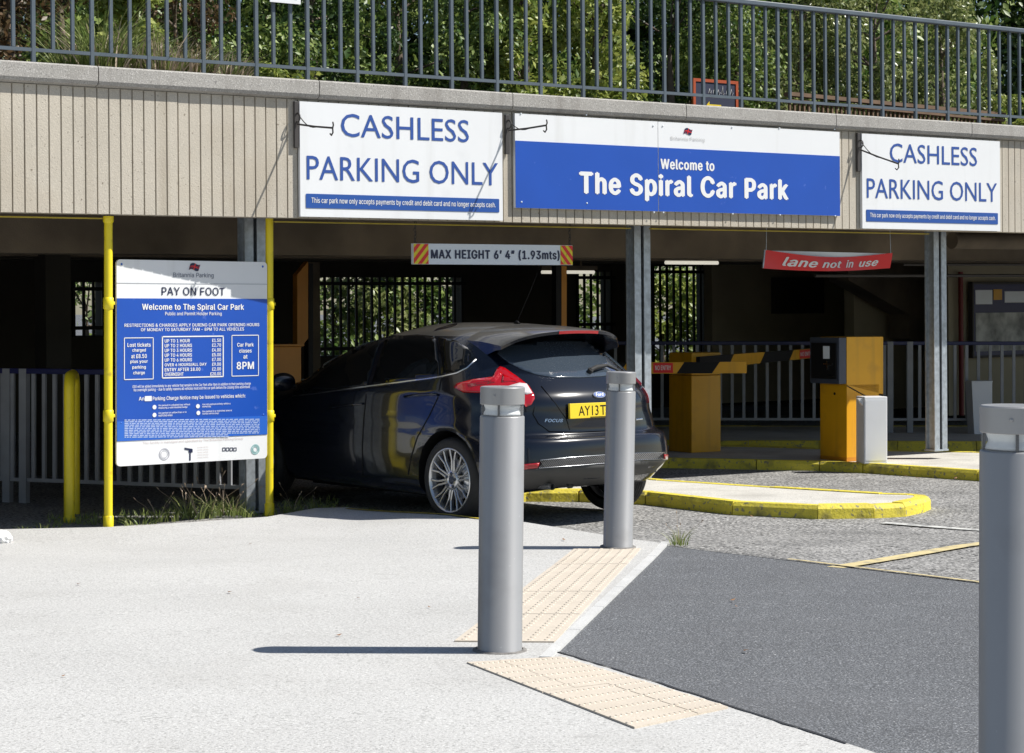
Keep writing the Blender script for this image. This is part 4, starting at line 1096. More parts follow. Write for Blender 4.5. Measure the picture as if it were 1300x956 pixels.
def shrub(name, label, cat, px, v, zb, wx, wy, h, n, size, m, K=26, stem=True, group=None, trunk=0, asp=.5, clump=.26, droop=0, csurf=.5):
    u = uof(px, v); w = wl(u, v, zb)
    t = thing(name, label, cat, w, (0, 0, AL), group)
    rnd_ = random.Random(int(px*7+v*13)); cs = []; rs = []
    for _ in range(K):
        a = rnd_.uniform(0, 6.283); q = rnd_.uniform(-1, 1); r_ = rnd_.random()**csurf
        x = wx*r_*math.cos(a)*math.sqrt(1-q*q*.6); y = wy*r_*math.sin(a)*math.sqrt(1-q*q*.6); z = trunk+(h-trunk)*(.5+.47*q*1.0)
        cs.append((x, y, z)); f = rnd_.uniform(.6, 1.25)*clump; rs.append((f*1.1, f*1.1, f*(1+droop*.8)))
    leaf_cloud(cs, rs, n, size, asp, name='crown', m=m, parent=t, droop=droop)
    mb = MB(); top = trunk+(h-trunk)*.55
    mb.tube([(0, 0, -.1), (.03, .02, top*.5), (0, 0, top)], [.03+.02*h, .022+.012*h, .012], 7)
    for c in cs[::3]:
        c = Vector(c); z = max(.05, min(top, c.z-.25*rnd_.uniform(.6, 1.6)*h*.4))
        mb.tube([(0, 0, z), (c.x*.5, c.y*.5, z+(c.z-z)*.6), c], [.016, .011, .005], 5)
    mb.build('trunk' if cat == 'tree' else 'stem', M['bark'], t)
    return t
ZS = 3.34
def zs(px, v): return ZS
S = shrub
S('shrub', 'dark reddish leaved shrub at the far left above the coping', 'shrub', 10, 1.2, ZS, .7, .5, 1.1, 5200, .035, M['leafred'], 24)
S('shrub', 'second reddish shrub behind the left end of the railing, mixed green', 'shrub', 75, 2.4, ZS, .9, .6, 1.9, 6500, .038, M['leafmid'], 26)
S('shrub', 'lime green shrub glowing behind the ornamental grass', 'shrub', 172, 1.4, ZS, .42, .35, 1.0, 3000, .04, M['leaflime'], 14, clump=.2)
S('shrub', 'reddish twiggy shrub between the lime shrub and the dark evergreen', 'shrub', 222, 1.7, ZS, .35, .35, 1.25, 2400, .032, M['leafred'], 14, clump=.2)
S('shrub', 'small lime shrub low at the coping right of the grass', 'shrub', 312, .75, ZS, .3, .18, .26, 600, .035, M['leaflime'], 8, clump=.09)
S('shrub', 'low lime sprig at the coping below the white plate', 'shrub', 352, .7, ZS, .35, .15, .22, 500, .035, M['leaflime'], 8, clump=.08)
S('evergreen_bush', 'dark glossy evergreen bush left of centre behind the railing', 'bush', 275, 2.6, ZS, .8, .6, 1.9, 9000, .032, M['leafmid'], 30)
S('evergreen_bush', 'very dark evergreen bush above the left cashless board', 'bush', 395, 2.7, ZS, .9, .7, 2.0, 9000, .032, M['leafdark'], 30)
S('evergreen_bush', 'dark bush with bare branches above the right half of the left cashless board', 'bush', 505, 3.0, ZS, .85, .6, 2.1, 5600, .033, M['leafmid'], 22)
S('evergreen_bush', 'dark bush directly left of the climbing lime foliage', 'bush', 590, 2.2, ZS, .55, .5, 2.0, 6200, .034, M['leafmid'], 22)
S('climber', 'lime yellow climbing foliage hanging above the blue welcome board left end', 'climber', 665, 1.9, ZS, .5, .4, 1.9, 5600, .042, M['leaflime'], 24, clump=.19, droop=.5)
S('climber', 'brighter lime climber right of the first above the welcome board', 'climber', 755, 2.0, ZS, .55, .4, 1.9, 5200, .042, M['leaflime'], 24, clump=.18, droop=.5)
S('evergreen_bush', 'dark hollow bush behind the chalkboard sign', 'bush', 850, 3.4, ZS, .9, .6, 2.2, 8000, .034, M['leafdark'], 26)
S('evergreen_bush', 'dark green bush right of the chalkboard sign', 'bush', 935, 3.0, ZS, .6, .5, 1.9, 5500, .034, M['leafmid'], 20)
S('birch_tree', 'drooping pale leaved tree above the right end of the welcome board', 'tree', 1015, 3.2, ZS, .85, .6, 2.4, 8500, .036, M['leafbirch'], 34, clump=.2, droop=1.2)
S('birch_tree', 'drooping pale leaved tree above the right cashless board', 'tree', 1110, 3.1, ZS, .9, .6, 2.6, 9500, .036, M['leafbirch'], 36, clump=.2, droop=1.2)
S('birch_tree', 'smaller drooping pale tree before the dark gap at the right', 'tree', 1195, 3.2, ZS, .7, .6, 2.3, 6500, .036, M['leafbirch'], 28, clump=.2, droop=1.2)
S('shrub', 'round lime shrub low at the far right above the coping', 'shrub', 1278, 2.2, ZS, .5, .4, .62, 2200, .036, M['leaflime'], 12, clump=.15)
# taller trees behind, closing the view
tl = [(40, 'left end'), (190, 'behind the ornamental grass'), (330, 'behind the dark evergreen bush'), (470, 'behind the bush with bare branches'), (610, 'left of the climbers'), (740, 'behind the climbers'), (870, 'behind the chalkboard'), (990, 'left of the drooping trees'), (1120, 'behind the drooping trees'), (1250, 'over the dark gap at right'), (1370, 'beyond the right end of the view')]
for i, (px, nm) in enumerate(tl):
    S('background_tree', 'tall dark tree crown '+nm, 'tree', px, 6.2+.8*(i % 2), ZS, 1.6, 1.1, 3.9+.4*(i % 3), 12500, .08, M['leafdark'] if i % 2 else M['leafmid'], 34, trunk=.05, clump=.72, group='tall trees behind the deck planting')
# ornamental grass with plumes
for i, (px, v, s, k) in enumerate(((95, .6, .75, 'left, mostly green'), (128, .5, 1.0, 'tallest, arching'), (165, .6, .8, 'behind the second bar group'), (205, .48, .65, 'with buff plumes'), (240, .48, .6, 'low with many buff plumes'), (280, .5, .5, 'at the right end of the grasses'))):
    u = uof(px, v); t = thing('ornamental_grass', 'clump of ornamental grass on the deck edge, '+k, 'grass clump', wl(u, v, ZS), (0, 0, 0), 'ornamental grass clumps')
    rr2 = random.Random(i)
    blades(260, .74*s, .15, rr2, .006, 1.0, 4).build('blades', M['grass'], t)
    if i > 0: blades(120 if i > 2 else 45, .5*s+.14, .2, rr2, .011, .9, 3).build('plumes', M['plume'], t)

# chalkboard A-sign standing on the deck
v = 1.3; ua, ub = uof(880, v), uof(937, v); z0 = ZS; z1 = zof(905, 101, v); w, h = ub-ua, z1-ZS
ab = thing('chalkboard_sign', 'orange framed chalkboard sign with white chalk writing behind the railing', 'sign', wl(ua, v, ZS), WROT)
MB().plate([(.03, .08), (w-.03, .08), (w-.03, h-.02), (.03, h-.02)], 0, .012).build('board', M['chalk'], ab)
mb = MB().box(0, .03, -.008, .02, 0, h).box(w-.03, w, -.008, .02, 0, h).box(0.031, w-.031, -.008, .02, h-.03, h).box(.031, w-.031, -.008, .02, .06, .09)
mb.add([(w-.03, .02, h), (w, .02, h), (w+.03, .35, 0), (w+.0, .35, 0), (w-.03, .045, h), (w, .045, h), (w+.03, .38, 0), (w, .38, 0)], [(0, 1, 2, 3), (4, 7, 6, 5), (0, 4, 5, 1), (1, 5, 6, 2), (2, 6, 7, 3), (3, 7, 4, 0)])
mb.build('frame', M['boardred'], ab)
mb = MB(); rr2 = random.Random(8)
for row, (zz, sc_) in enumerate(((h*.72, .05), (h*.33, .018), (h*.22, .015))):
    x = w*(.34 if row == 0 else .4)
    while x < w*.86:
        p = [(x, -.003, zz), (x+sc_*.3, -.003, zz+sc_*rr2.uniform(.7, 1.5)), (x+sc_*.5, -.003, zz-sc_*.2), (x+sc_*.8, -.003, zz+sc_*rr2.uniform(.2, .6))]
        mb.tube(p, .0035 if row == 0 else .002, 4); x += sc_*1.1
mb.build('chalk_marks', M['white'], ab)
mb = MB(); flat(mb, [(w*.28, h*.46), (w*.36, h*.56), (w*.36, h*.5), (w*.62, h*.5), (w*.62, h*.42), (w*.36, h*.42), (w*.36, h*.36)], -.002); mb.build('arrow', M['plateyellow'], ab)
# timber balustrade behind the railing at right
a, b = uof(1070, 1.6), uof(1290, 2.6)
tb = thing('timber_balustrade', 'weathered brown timber balustrade behind the right part of the railing', 'balustrade', wl(uof(1000, 1.7), 1.7, ZS+.1), (0, -SL, AL+R(7)))
L_ = uof(1285, 2.2)-uof(1000, 1.9)
for v0, dz in ((0, 0),):
    mb = MB().box(0, L_, -.05, .05, .33, .37); mb.build('handrail', M['wood'], tb)
    MB().box(0, L_, -.03, .03, .27, .30).build('rail', M['wood'], tb)
    x = .03
    ms = MB().box(-.012, .012, -.012, .012, -.02, .27).mesh('slat', M['wood'])
    while x < L_:
        o = bpy.data.objects.new('slat', ms); COL.objects.link(o); o.parent = tb; o.location = (x, 0, 0); x += .075
# white plate fixed high on the railing at left
ua, ub = uof(342, .08), uof(381, .08)
wp = thing('white_plate', 'small white plate with blue edge fixed high on the railing left of centre', 'sign', wl(ua, .07, zof(360, 4, .08)), WROT)
MB().plate([(0, 0), (ub-ua, 0), (ub-ua, .17), (0, .17)], 0, .006).build('plate_face', M['signwhite'], wp)
MB().plate([(.03, .035), (ub-ua-.03, .035), (ub-ua-.03, .13), (.03, .13)], -.003, -.0005).build('blue_panel', M['signblue'], wp)

# greenery outside the back wall openings, at ground level in the sun
for i, (px, n, k, nm) in enumerate(((110, 2500, 'leafmid', 'small barred opening at far left'), (425, 4000, 'leafmid', 'left part of the wide barred opening'), (480, 4200, 'leafbirch', 'middle of the wide barred opening'), (545, 4200, 'leafmid', 'right part of the wide barred opening'), (600, 2500, 'leafdark', 'wall right of the wide barred opening'), (750, 3500, 'leafmid', 'narrow opening behind the slim orange post'), (840, 4200, 'leaflime', 'left half of the opening right of the middle column'), (885, 4200, 'leafmid', 'right half of the opening right of the middle column'))):
    S('garden_bush', 'sunlit bush outside the '+nm, 'bush', px, 15.2+.3*(i % 2), -.02, 1.1, .6, 2.9, n, .075, M[k], 26, clump=.34, group='bushes outside the back openings')

# ------------------------------------------------------------------ the black hatchback
YAW = R(131); FW = Vector((math.cos(YAW), math.sin(YAW), 0)); LT = Vector((-math.sin(YAW), math.cos(YAW), 0))
Cw = Vector((-.465, 14.5, .075))           # left rear wheel, outer face, on the ground
car_o = Cw-LT*.885
car = thing('parked_car', 'black five door hatchback with yellow rear number plate entering the left lane', 'car', car_o, (0, 0, YAW))
RA = .80                                    # rear axle from the tail
LV = [  # z, xr, rl, nr, hw, xf, fl, nf
 (.17, .30, .60, 2.6, .76, 4.10, .8, 2.3), (.20, .13, .60, 2.8, .84, 4.22, .85, 2.3), (.27, .055, .62, 2.9, .885, 4.30, .9, 2.3), (.36, .02, .62, 2.9, .898, 4.34, .95, 2.3),
 (.45, .0, .60, 2.9, .905, 4.36, 1.0, 2.3), (.53, .005, .60, 2.9, .905, 4.36, 1.0, 2.3), (.60, .01, .60, 2.8, .904, 4.35, 1.0, 2.3), (.64, .03, .61, 2.75, .904, 4.34, 1.03, 2.3), (.662, .088, .62, 2.7, .903, 4.33, 1.05, 2.3), (.685, .104, .64, 2.65, .903, 4.32, 1.07, 2.3),
 (.74, .106, .68, 2.6, .906, 4.28, 1.1, 2.3), (.82, .108, .74, 2.5, .904, 4.18, 1.2, 2.2), (.89, .112, .78, 2.55, .900, 3.98, 1.2, 2.2), (.95, .135, .80, 2.55, .892, 3.62, 1.0, 2.2), (1.0, .18, .80, 2.55, .868, 3.32, .8, 2.3),
 (1.08, .27, .78, 2.5, .828, 3.14, .8, 2.5), (1.17, .38, .76, 2.45, .782, 2.93, .75, 2.6), (1.26, .49, .74, 2.4, .73, 2.66, .7, 2.6), (1.34, .58, .72, 2.3, .675, 2.38, .7, 2.5), (1.39, .64, .72, 2.3, .615, 2.18, .7, 2.4),
 (1.425, .74, .66, 2.2, .555, 2.02, .7, 2.3), (1.452, .90, .5, 2.2, .45, 1.88, .6, 2.2), (1.47, 1.1, .35, 2.1, .29, 1.72, .3, 2.1), (1.476, 1.28, .14, 2, .10, 1.56, .12, 2)]
def cat_interp(tbl, n_per=3):
    T = np.array(tbl, float); out = []
    for i in range(len(T)-1):
        p0, p1, p2, p3 = T[max(i-1, 0)], T[i], T[i+1], T[min(i+2, len(T)-1)]
        for k in range(n_per):
            t = k/n_per; out.append(.5*((2*p1)+(-p0+p2)*t+(2*p0-5*p1+4*p2-p3)*t*t+(-p0+3*p1-3*p2+p3)*t**3))
    out.append(T[-1]); return out
NA, NS = 16, 22
def contour(L):
    z, xr, rl, nr, hw, xf, fl, nf = L; P = []
    for k in range(NA+1):
        th = math.pi/2*k/NA; P.append((xr+rl*(1-max(0, math.cos(th))**(2/nr)), hw*max(0, math.sin(th))**(2/nr)))
    xa, xb = xr+rl, xf-fl
    for k in range(1, NS): P.append((xa+(xb-xa)*k/NS, hw))
    for k in range(NA+1):
        th = math.pi/2*(1-k/NA); P.append((xf-fl*(1-max(0, math.cos(th))**(2/nf)), hw*max(0, math.sin(th))**(2/nf)))
    return P
LD = cat_interp(LV, 3); rows = []
for L in LD:
    c = contour(L); z = L[0]; row = []
    for (x, y) in c:
        # gentle arch flares and a pinched waist in plan
        if z < .86:
            for ax in (RA, RA+2.65):
                dd_ = abs(math.hypot(x-ax, z-.32)-.40); y += (.014*math.exp(-(dd_/.06)**2) if y > .6 else 0)
        if y > .3 and x > .7: y -= .055*(min(x, 3.4)-.7)*min(1, (x-.7)/.5)*min(1, y/.8)
        zz_ = z+.13*min(1, max(0, (.62-x)/.45))*min(1, max(0, (.44-z)/.2)) if z < .44 else z
        row.append((x-RA, y, zz_))
    rows.append(row)
NC = len(rows[0]); mbb = MB(); vs = []
for row in rows:
    vs += row+[(p[0], -p[1], p[2]) for p in row[-2:0:-1]]
NT = 2*NC-2; fs = []
for i in range(len(rows)-1):
    for j in range(NT): fs.append((i*NT+j, (i+1)*NT+j, (i+1)*NT+(j+1) % NT, i*NT+(j+1) % NT))
fs = [f[::-1] for f in fs]
fs.append([j for j in range(NT)][::1]); fs.append([(len(rows)-1)*NT+j for j in range(NT)][::-1])
mbb.add(vs, fs, 0, True)
body = mbb.build('body', [M['paint'], M['roofdustsheen'], M['black']], car)
bm = bmesh.new(); bm.from_mesh(body.data); bmesh.ops.recalc_face_normals(bm, faces=bm.faces[:])
MW = Matrix.Translation(car_o) @ Matrix.Rotation(YAW, 4, 'Z'); MWI = MW.inverted()
bvh = BVHTree.FromBMesh(bm)
bm.to_mesh(body.data); bm.free()
# wheel arches cut through the body
cut = MB()
for ax in (0, 2.65):
    for sg in (1, -1):
        T = Matrix.Translation((ax, sg*.60, .32)) @ Matrix.Rotation(R(90), 4, 'X')
        pr = [(.36 if True else 0)*1 for _ in (0,)]
        n = 40; vs = []
        for zz in (-.40, .40):
            for j in range(n):
                w = 2*math.pi*j/n; vs.append(T @ Vector((.368*math.cos(w), .368*math.sin(w), zz)))
        cut.add(vs, [list(range(n))[::-1], list(range(n, 2*n))]+[(j, (j+1) % n, n+(j+1) % n, n+j) for j in range(n)], 0)
cm = cut.mesh('cut', M['black']); co = bpy.data.objects.new('cut', cm); COL.objects.link(co); co.matrix_world = MW
bm = bmesh.new(); bm.from_mesh(cm); bmesh.ops.recalc_face_normals(bm, faces=bm.faces[:]); bm.to_mesh(cm); bm.free()
bpy.context.view_layer.update()
bo = body.modifiers.new('b', 'BOOLEAN'); bo.operation = 'DIFFERENCE'; bo.object = co; bo.solver = 'EXACT'
dg = bpy.context.evaluated_depsgraph_get(); nm_ = bpy.data.meshes.new_from_object(body.evaluated_get(dg))
if len(nm_.polygons) > 500: body.modifiers.clear(); body.data = nm_; nm_.name = 'body'
else: body.modifiers.clear()
bpy.data.objects.remove(co)
nm_ = body.data
for m_ in (M['paint'], M['roofdustsheen'], M['black']):
    if m_.name not in [q.name for q in nm_.materials if q]: nm_.materials.append(m_)
mi_ = {q.name: i for i, q in enumerate(nm_.materials) if q}
for p in nm_.polygons:
    c = p.center
    if c.z > 1.372 and p.normal.z > .35: p.material_index = mi_[M['roofdustsheen'].name]
    for ax in (0, 2.65):
        if math.hypot(c.x-ax, c.z-.32) < .372 and abs(c.y) < .95 and (abs(p.normal.y) > .97 and abs(c.y) < .3 or abs(math.hypot(c.x-ax, c.z-.32)-.368) < .012 and abs(p.normal.y) < .3): p.material_index = mi_[M['black'].name]
    if c.z < .19: p.material_index = mi_[M['black'].name]
auto_smooth(body, 40)

def patch(polys, name, m, off=.004, proj='cam', mirror=False, step=.03, parent=None, inset=.012, both=True):
    """lay a curved panel on the body: outline given in photo pixels (proj cam), in (x,z) side view, or (y,z) rear view"""
    out = []
    if proj == 'cam':
        o_ = MWI @ Vector((0, 0, CZ)); sc_ = 160.; P = [Vector((x/sc_, y/sc_)) for x, y in polys]
        def ray(p): return o_, (MWI.to_3x3() @ Vector(((p.x*sc_-650)/F, 1, -(p.y*sc_-HY)/F))).normalized()
    elif proj == 'side':
        P = [Vector(p) for p in polys]
        def ray(p): return Vector((p.x, 3, p.y)), Vector((0, -1, 0))
    else:
        P = [Vector(p) for p in polys]
        def ray(p): return Vector((-3, p.x, p.y)), Vector((1, 0, 0))
    dense = []
    for i, a in enumerate(P):
        b = P[(i+1) % len(P)]; k = max(1, int((b-a).length/step))
        for j in range(k): dense.append(a+(b-a)*(j/k))
    nb = len(dense); pts = list(dense)
    def inside(x, y):
        c = False
        for i in range(len(P)):
            a, b = P[i], P[(i+1) % len(P)]
            if (a.y > y) != (b.y > y) and x < (b.x-a.x)*(y-a.y)/(b.y-a.y)+a.x: c = not c
        return c
    xs = [p.x for p in P]; ys = [p.y for p in P]; y = min(ys)+step*.5
    while y < max(ys):
        x = min(xs)+step*.5
        while x < max(xs):
            if inside(x, y) and min((Vector((x, y))-q).length for q in dense) > step*.35: pts.append(Vector((x, y)))
            x += step
        y += step
    V, _, Fc, _, _, _ = delaunay_2d_cdt(pts, [(i, (i+1) % nb) for i in range(nb)], [], 1, 1e-5)
    co_, nr_ = [], []
    for q in V:
        o_, d_ = ray(q); h, nn, _, _ = bvh.ray_cast(o_, d_)
        if h is None:
            # outside the silhouette: closest surface point to the ray
            best = None
            for s in np.linspace(2, 20, 60):
                hh_, n2, _, ds = bvh.find_nearest(o_+d_*s)
                if best is None or ds < best[0]: best = (ds, hh_, n2)
            h, nn = best[1], best[2]
        if nn.dot(d_) > 0: nn = -nn
        co_.append(h+nn*off); nr_.append(nn)
    fs = []
    for f in Fc:
        a, b, c = [co_[i] for i in f[:3]]; nn = (b-a).cross(c-a)
        fs.append(list(f) if nn.dot(nr_[f[0]]) > 0 else list(f)[::-1])
    # rim
    N = len(co_); rim = [co_[i]-nr_[i]*(off+inset) for i in range(min(nb, N))]
    allv = co_+rim
    rf = []
    for i in range(len(rim)):
        j = (i+1) % len(rim); e = (co_[j]-co_[i]); nn = e.cross(rim[i]-co_[i]); cc = sum(co_, Vector())/N
        f = [i, j, N+j, N+i]
        if nn.dot(co_[i]-cc) > 0: pass
        else: f = f[::-1]
        rf.append(f)
    res = []
    for sg in ((1, -1) if mirror else (1,)):
        mb = MB(); vv_ = [Vector((p.x, p.y*sg, p.z)) for p in allv]
        mb.add(vv_[:], [f if sg > 0 else f[::-1] for f in fs], 0, True); b_ = 0
        for f in rf: mb.f.append([b_+i for i in (f if sg > 0 else f[::-1])]); mb.m.append(0); mb.s.append(False)
        res.append(mb.build(name, m, parent or car))
    return res
def strip_side(pts2, w, name, m, off=.006, mirror=True, proj='side'):
    """thin strip along a polyline"""
    P = [Vector(p) for p in pts2]; up, dn = [], []
    for i, p in enumerate(P):
        t = (P[min(i+1, len(P)-1)]-P[max(i-1, 0)]).normalized(); n = Vector((-t.y, t.x))*w/2
        up.append(p+n); dn.append(p-n)
    return patch([tuple(q) for q in up+dn[::-1]], name, m, off, proj, mirror, step=max(w, .03))
def fromz(l, ox, oy, k): return [(ox+x/k, oy+y/k) for x, y in l]
kA, kB, kC = 4.3333, 5.909, 5.4167
# glass
patch([(322, 172), (430, 152), (640, 140), (800, 140), (900, 160), (960, 185), (1082, 302), (1000, 322), (880, 338), (760, 345), (620, 345), (520, 328), (440, 300), (370, 262), (310, 215)] and fromz([(322, 172), (430, 152), (640, 140), (800, 140), (900, 160), (960, 185), (1082, 302), (1000, 322), (880, 338), (760, 345), (620, 345), (520, 328), (440, 300), (370, 262), (310, 215)], 560, 400, kA), 'rear_window', M['rearglass'])
patch([(372, 499), (385, 478), (398, 462), (420, 447), (450, 435), (484, 428), (466, 489), (401, 497.5)], 'side_window', M['glass'], mirror=True)
patch([(490, 428), (530, 425), (552, 427), (560, 477), (506, 484), (472, 488)], 'side_window', M['glass'], mirror=True)
patch([(557, 428), (580, 433), (597, 444), (605, 455), (592, 466), (580, 472), (564, 476)], 'side_window', M['glass'], mirror=True)
def strip_cam(P, w, name, m, off=.006, mirror=False, parent=None):
    P = [Vector(p) for p in P]; up, dn = [], []
    for i, p in enumerate(P):
        t = (P[min(i+1, len(P)-1)]-P[max(i-1, 0)]).normalized(); n = Vector((-t.y, t.x))*w/2
        up.append(p+n); dn.append(p-n)
    return patch([tuple(q) for q in up+dn[::-1]], name, m, off, 'cam', mirror, .06, parent, .005)
M['trim'] = mat('bright_trim', (.45, .46, .48), .25, 1)
strip_cam([(372, 503), (401, 499.7), (454.5, 492.3), (506, 485.8), (558, 478.8), (580, 474), (593, 467.5), (606.5, 455)], 1.5, 'window_trim', M['trim'], mirror=True)
# tail lamps
LP = fromz([(72, 400), (90, 380), (180, 358), (285, 345), (304, 305), (325, 288), (352, 297), (420, 345), (480, 392), (510, 440), (513, 462), (495, 495), (465, 506), (440, 470), (380, 440), (330, 432), (215, 428), (120, 425)], 560, 400, kA)
patch(LP, 'tail_lamp', M['lampred'], .012, step=.02, inset=.03)
patch(fromz([(1098, 300), (1125, 313), (1150, 345), (1178, 395), (1192, 440), (1187, 483), (1162, 474), (1145, 440), (1133, 400), (1122, 360), (1108, 328)], 560, 400, kA), 'tail_lamp', M['lampred'], .014, step=.02, inset=.03)
patch(fromz([(1128, 345), (1158, 370), (1180, 408), (1152, 416), (1138, 382)], 560, 400, kA), 'reversing_lens', M['lampclear'], .0175, step=.02, inset=.003)
for q_ in ([(150, 385), (290, 362), (325, 318), (338, 322), (300, 378), (160, 400)], [(340, 330), (400, 358), (455, 392), (440, 380), (385, 372), (330, 378)]):
    patch(fromz(q_, 560, 400, kA), 'lamp_segment', M['lampred'], .0135, step=.02, inset=.002)
for q in patch(fromz([(340, 405), (430, 380), (470, 385), (500, 435), (470, 442), (430, 430)], 560, 400, kA), 'reversing_lens', M['lampclear'], .0155, step=.02, inset=.003): pass
# bumper details
patch(fromz([(270, 262), (500, 240), (750, 222), (980, 210), (1200, 203), (1190, 250), (980, 262), (750, 285), (500, 303), (258, 320)], 640, 540, kB), 'mesh_strip_backing', M['black'], .003)
REFL = fromz([(110, 296), (265, 280), (250, 318), (115, 332)], 640, 540, kB)
patch(REFL, 'reflector', M['lampred'], .008, mirror=True)
PLS = fromz([(150, 331), (500, 308), (750, 291), (980, 268), (1218, 254), (1208, 300), (1165, 345), (980, 372), (750, 436), (480, 462), (150, 480), (80, 480), (90, 336)], 640, 540, kB)
patch(PLS, 'bumper_lower', M['plastic'], .004)
# perforated grille: diagonal lattice in light metal over the black backing
def lerp_poly(top, bot, s, r_):
    def at(L, s):
        x = L[0][0]+(L[-1][0]-L[0][0])*s
        return Vector((x, float(np.interp(x, [p[0] for p in L], [p[1] for p in L]))))
    a, b = at(top, s), at(bot, s); return a+(b-a)*r_
topL = fromz([(270, 262), (500, 240), (750, 222), (980, 210), (1198, 203)], 640, 540, kB); botL = fromz([(260, 319), (500, 302), (750, 284), (980, 261), (1190, 250)], 640, 540, kB)
o_ = MWI @ Vector((0, 0, CZ)); R3 = MWI.to_3x3()
def on_body(p, off):
    d_ = (R3 @ Vector(((p.x-650)/F, 1, -(p.y-HY)/F))).normalized()
    h, nn, _, _ = bvh.ray_cast(o_, d_)
    if h is None: h, nn, _, _ = bvh.find_nearest(o_+d_*15)
    return h+nn*off, nn
mb = MB(); NL = 62
for k in range(-4, NL):
    for dr in (1, -1):
        s0, s1 = k/NL, (k+3.2)/NL
        if dr < 0: s0, s1 = s1, s0
        if min(s0, s1) < 0 or max(s0, s1) > 1: continue
        a, _n = on_body(lerp_poly(topL, botL, s0, .06), .006); b, _m = on_body(lerp_poly(topL, botL, s1, .94), .006)
        mb.tube([a, b], .0014, 4, cap=False)
mb.build('mesh_strip', mat('strip_grey', (.3, .3, .3), .5, .5), car)
for L_ in (topL, botL):
    pts = [on_body(Vector(p), .006)[0] for p in [lerp_poly(L_, L_, s, 0) for s in np.linspace(0, 1, 24)]]
    MB().tube(pts, .003, 6).build('strip_edge', M['trim'], car)
# seams
M['seam'] = mat('dark_seam', (.002, .002, .002), .9)
strip_cam(fromz([(515, 500), (505, 545), (535, 598), (595, 641), (760, 645), (1000, 632)], 560, 400, kA), 1.0, 'tailgate_seam', M['seam'], .0035)
strip_cam(fromz([(550, 392), (640, 500), (690, 575), (708, 632)], 560, 400, kA), .8, 'recess_edge', M['seam'], .0035)
strip_cam([(466, 492), (462, 530), (460, 566), (461, 603)], .9, 'door_seam', M['seam'], .0035, True)
strip_cam([(560, 481), (556, 505), (545, 528), (530, 555), (522, 580), (518, 603)], .9, 'door_seam', M['seam'], .0035, True)
strip_cam([(515, 504), (534, 501.5), (556, 501)], 2.6, 'door_handle', M['paint'], .02, True)
strip_cam([(420, 517), (445, 514), (462, 512.5)], 2.6, 'door_handle', M['paint'], .02, True)
# spoiler with the third brake lamp
def roofz(x, y):
    h, _, _, _ = bvh.ray_cast(Vector((x, y, 3)), Vector((0, 0, -1))); return h.z if h else 1.3
ny = 25; sec = []
for i in range(ny):
    y = -.60+1.2*i/(ny-1); q = abs(y)/.60
    xf_ = .95-RA; zf = roofz(xf_, y)+.003; xm = .72-RA+.05*q*q; xe = .34-RA+.20*q**3
    zm = zf-.006-.01*q; ze = zf-.032-.008*q**3
    th = .030
    sec.append([(xf_, y, zf-.004), (xm, y, zm+.004), (xe+.03, y, ze+.002), (xe, y, ze-.008), (xe+.004, y, ze-th), (xe+.06, y, ze-th-.006), (.70-RA+.06*q, y, ze-.085), (.98-RA, y, zf-.10)])
mb = MB(); vs = [p for s_ in sec for p in s_]; m_ = 8; fs = []
for i in range(ny-1):
    for j in range(m_): fs.append((i*m_+j, (i+1)*m_+j, (i+1)*m_+(j+1) % m_, i*m_+(j+1) % m_))
fs += [tuple(range(m_))[::-1], tuple(range((ny-1)*m_, ny*m_))]
mb.add(vs, fs, 0, True); sp = mb.build('spoiler', [M['paint'], M['roofdustsheen']], car)
bm = bmesh.new(); bm.from_mesh(sp.data); bmesh.ops.recalc_face_normals(bm, faces=bm.faces[:]); bm.to_mesh(sp.data); bm.free()
for p in sp.data.polygons: p.material_index = 1 if p.normal.z > .6 else 0
auto_smooth(sp, 40)
mb = MB(); 
for i in range(8, 16):
    a, b = sec[i], sec[i+1]
    mb.add([(a[3][0]-.003, a[3][1], a[3][2]), (b[3][0]-.003, b[3][1], b[3][2]), (b[4][0]-.003, b[4][1], b[4][2]), (a[4][0]-.003, a[4][1], a[4][2])], [(0, 3, 2, 1)])
mb.build('brake_lamp', M['lampred'], sp)
# number plate, emblem, model script, wiper
def rear_at(y, z):
    h, n, _, _ = bvh.ray_cast(Vector((-3, y, z)), Vector((1, 0, 0))); return h, n
zpl = .835
hx = rear_at(0, zpl)[0].x; h1, h2 = rear_at(0, zpl+.055)[0].x, rear_at(0, zpl-.055)[0].x
pl = thing('plate_tmp', 'x', 'x'); pl.parent = car; bpy.data.objects.remove(pl)
tilt = math.atan2(h1-h2, .11)
Tpl = Matrix.Translation((min(hx, h1, h2, rear_at(.26, zpl)[0].x)-.002, 0, zpl)) @ Matrix.Rotation(tilt, 4, 'Y') @ Matrix.Rotation(R(-90), 4, 'Z')   # local x -> car right, front -y -> rearwards
def tf(mb, T): mb.v = [tuple(T @ Vector(p)) for p in mb.v]; return mb
plate = tf(MB().box(-.32, .24, -.008, .012, -.0555, .0555, bev=.003), Tpl).build('number_plate', M['plateyellow'], car)
mb = MB(); txt(mb, 'AY13', (-.235, -.035, -.036, .036), -.0095, 0, .0, inter=False); txt(mb, 'T', (-.018, .04, -.036, .036), -.0095, 0, .0, inter=False)
tf(mb, Tpl).build('registration', M['black'], plate)
mb = MB(); flat(mb, [(-.12, -.051), (.12, -.051), (.12, -.046), (-.12, -.046)], -.0095); tf(mb, Tpl).build('supplier_line', M['black'], plate)
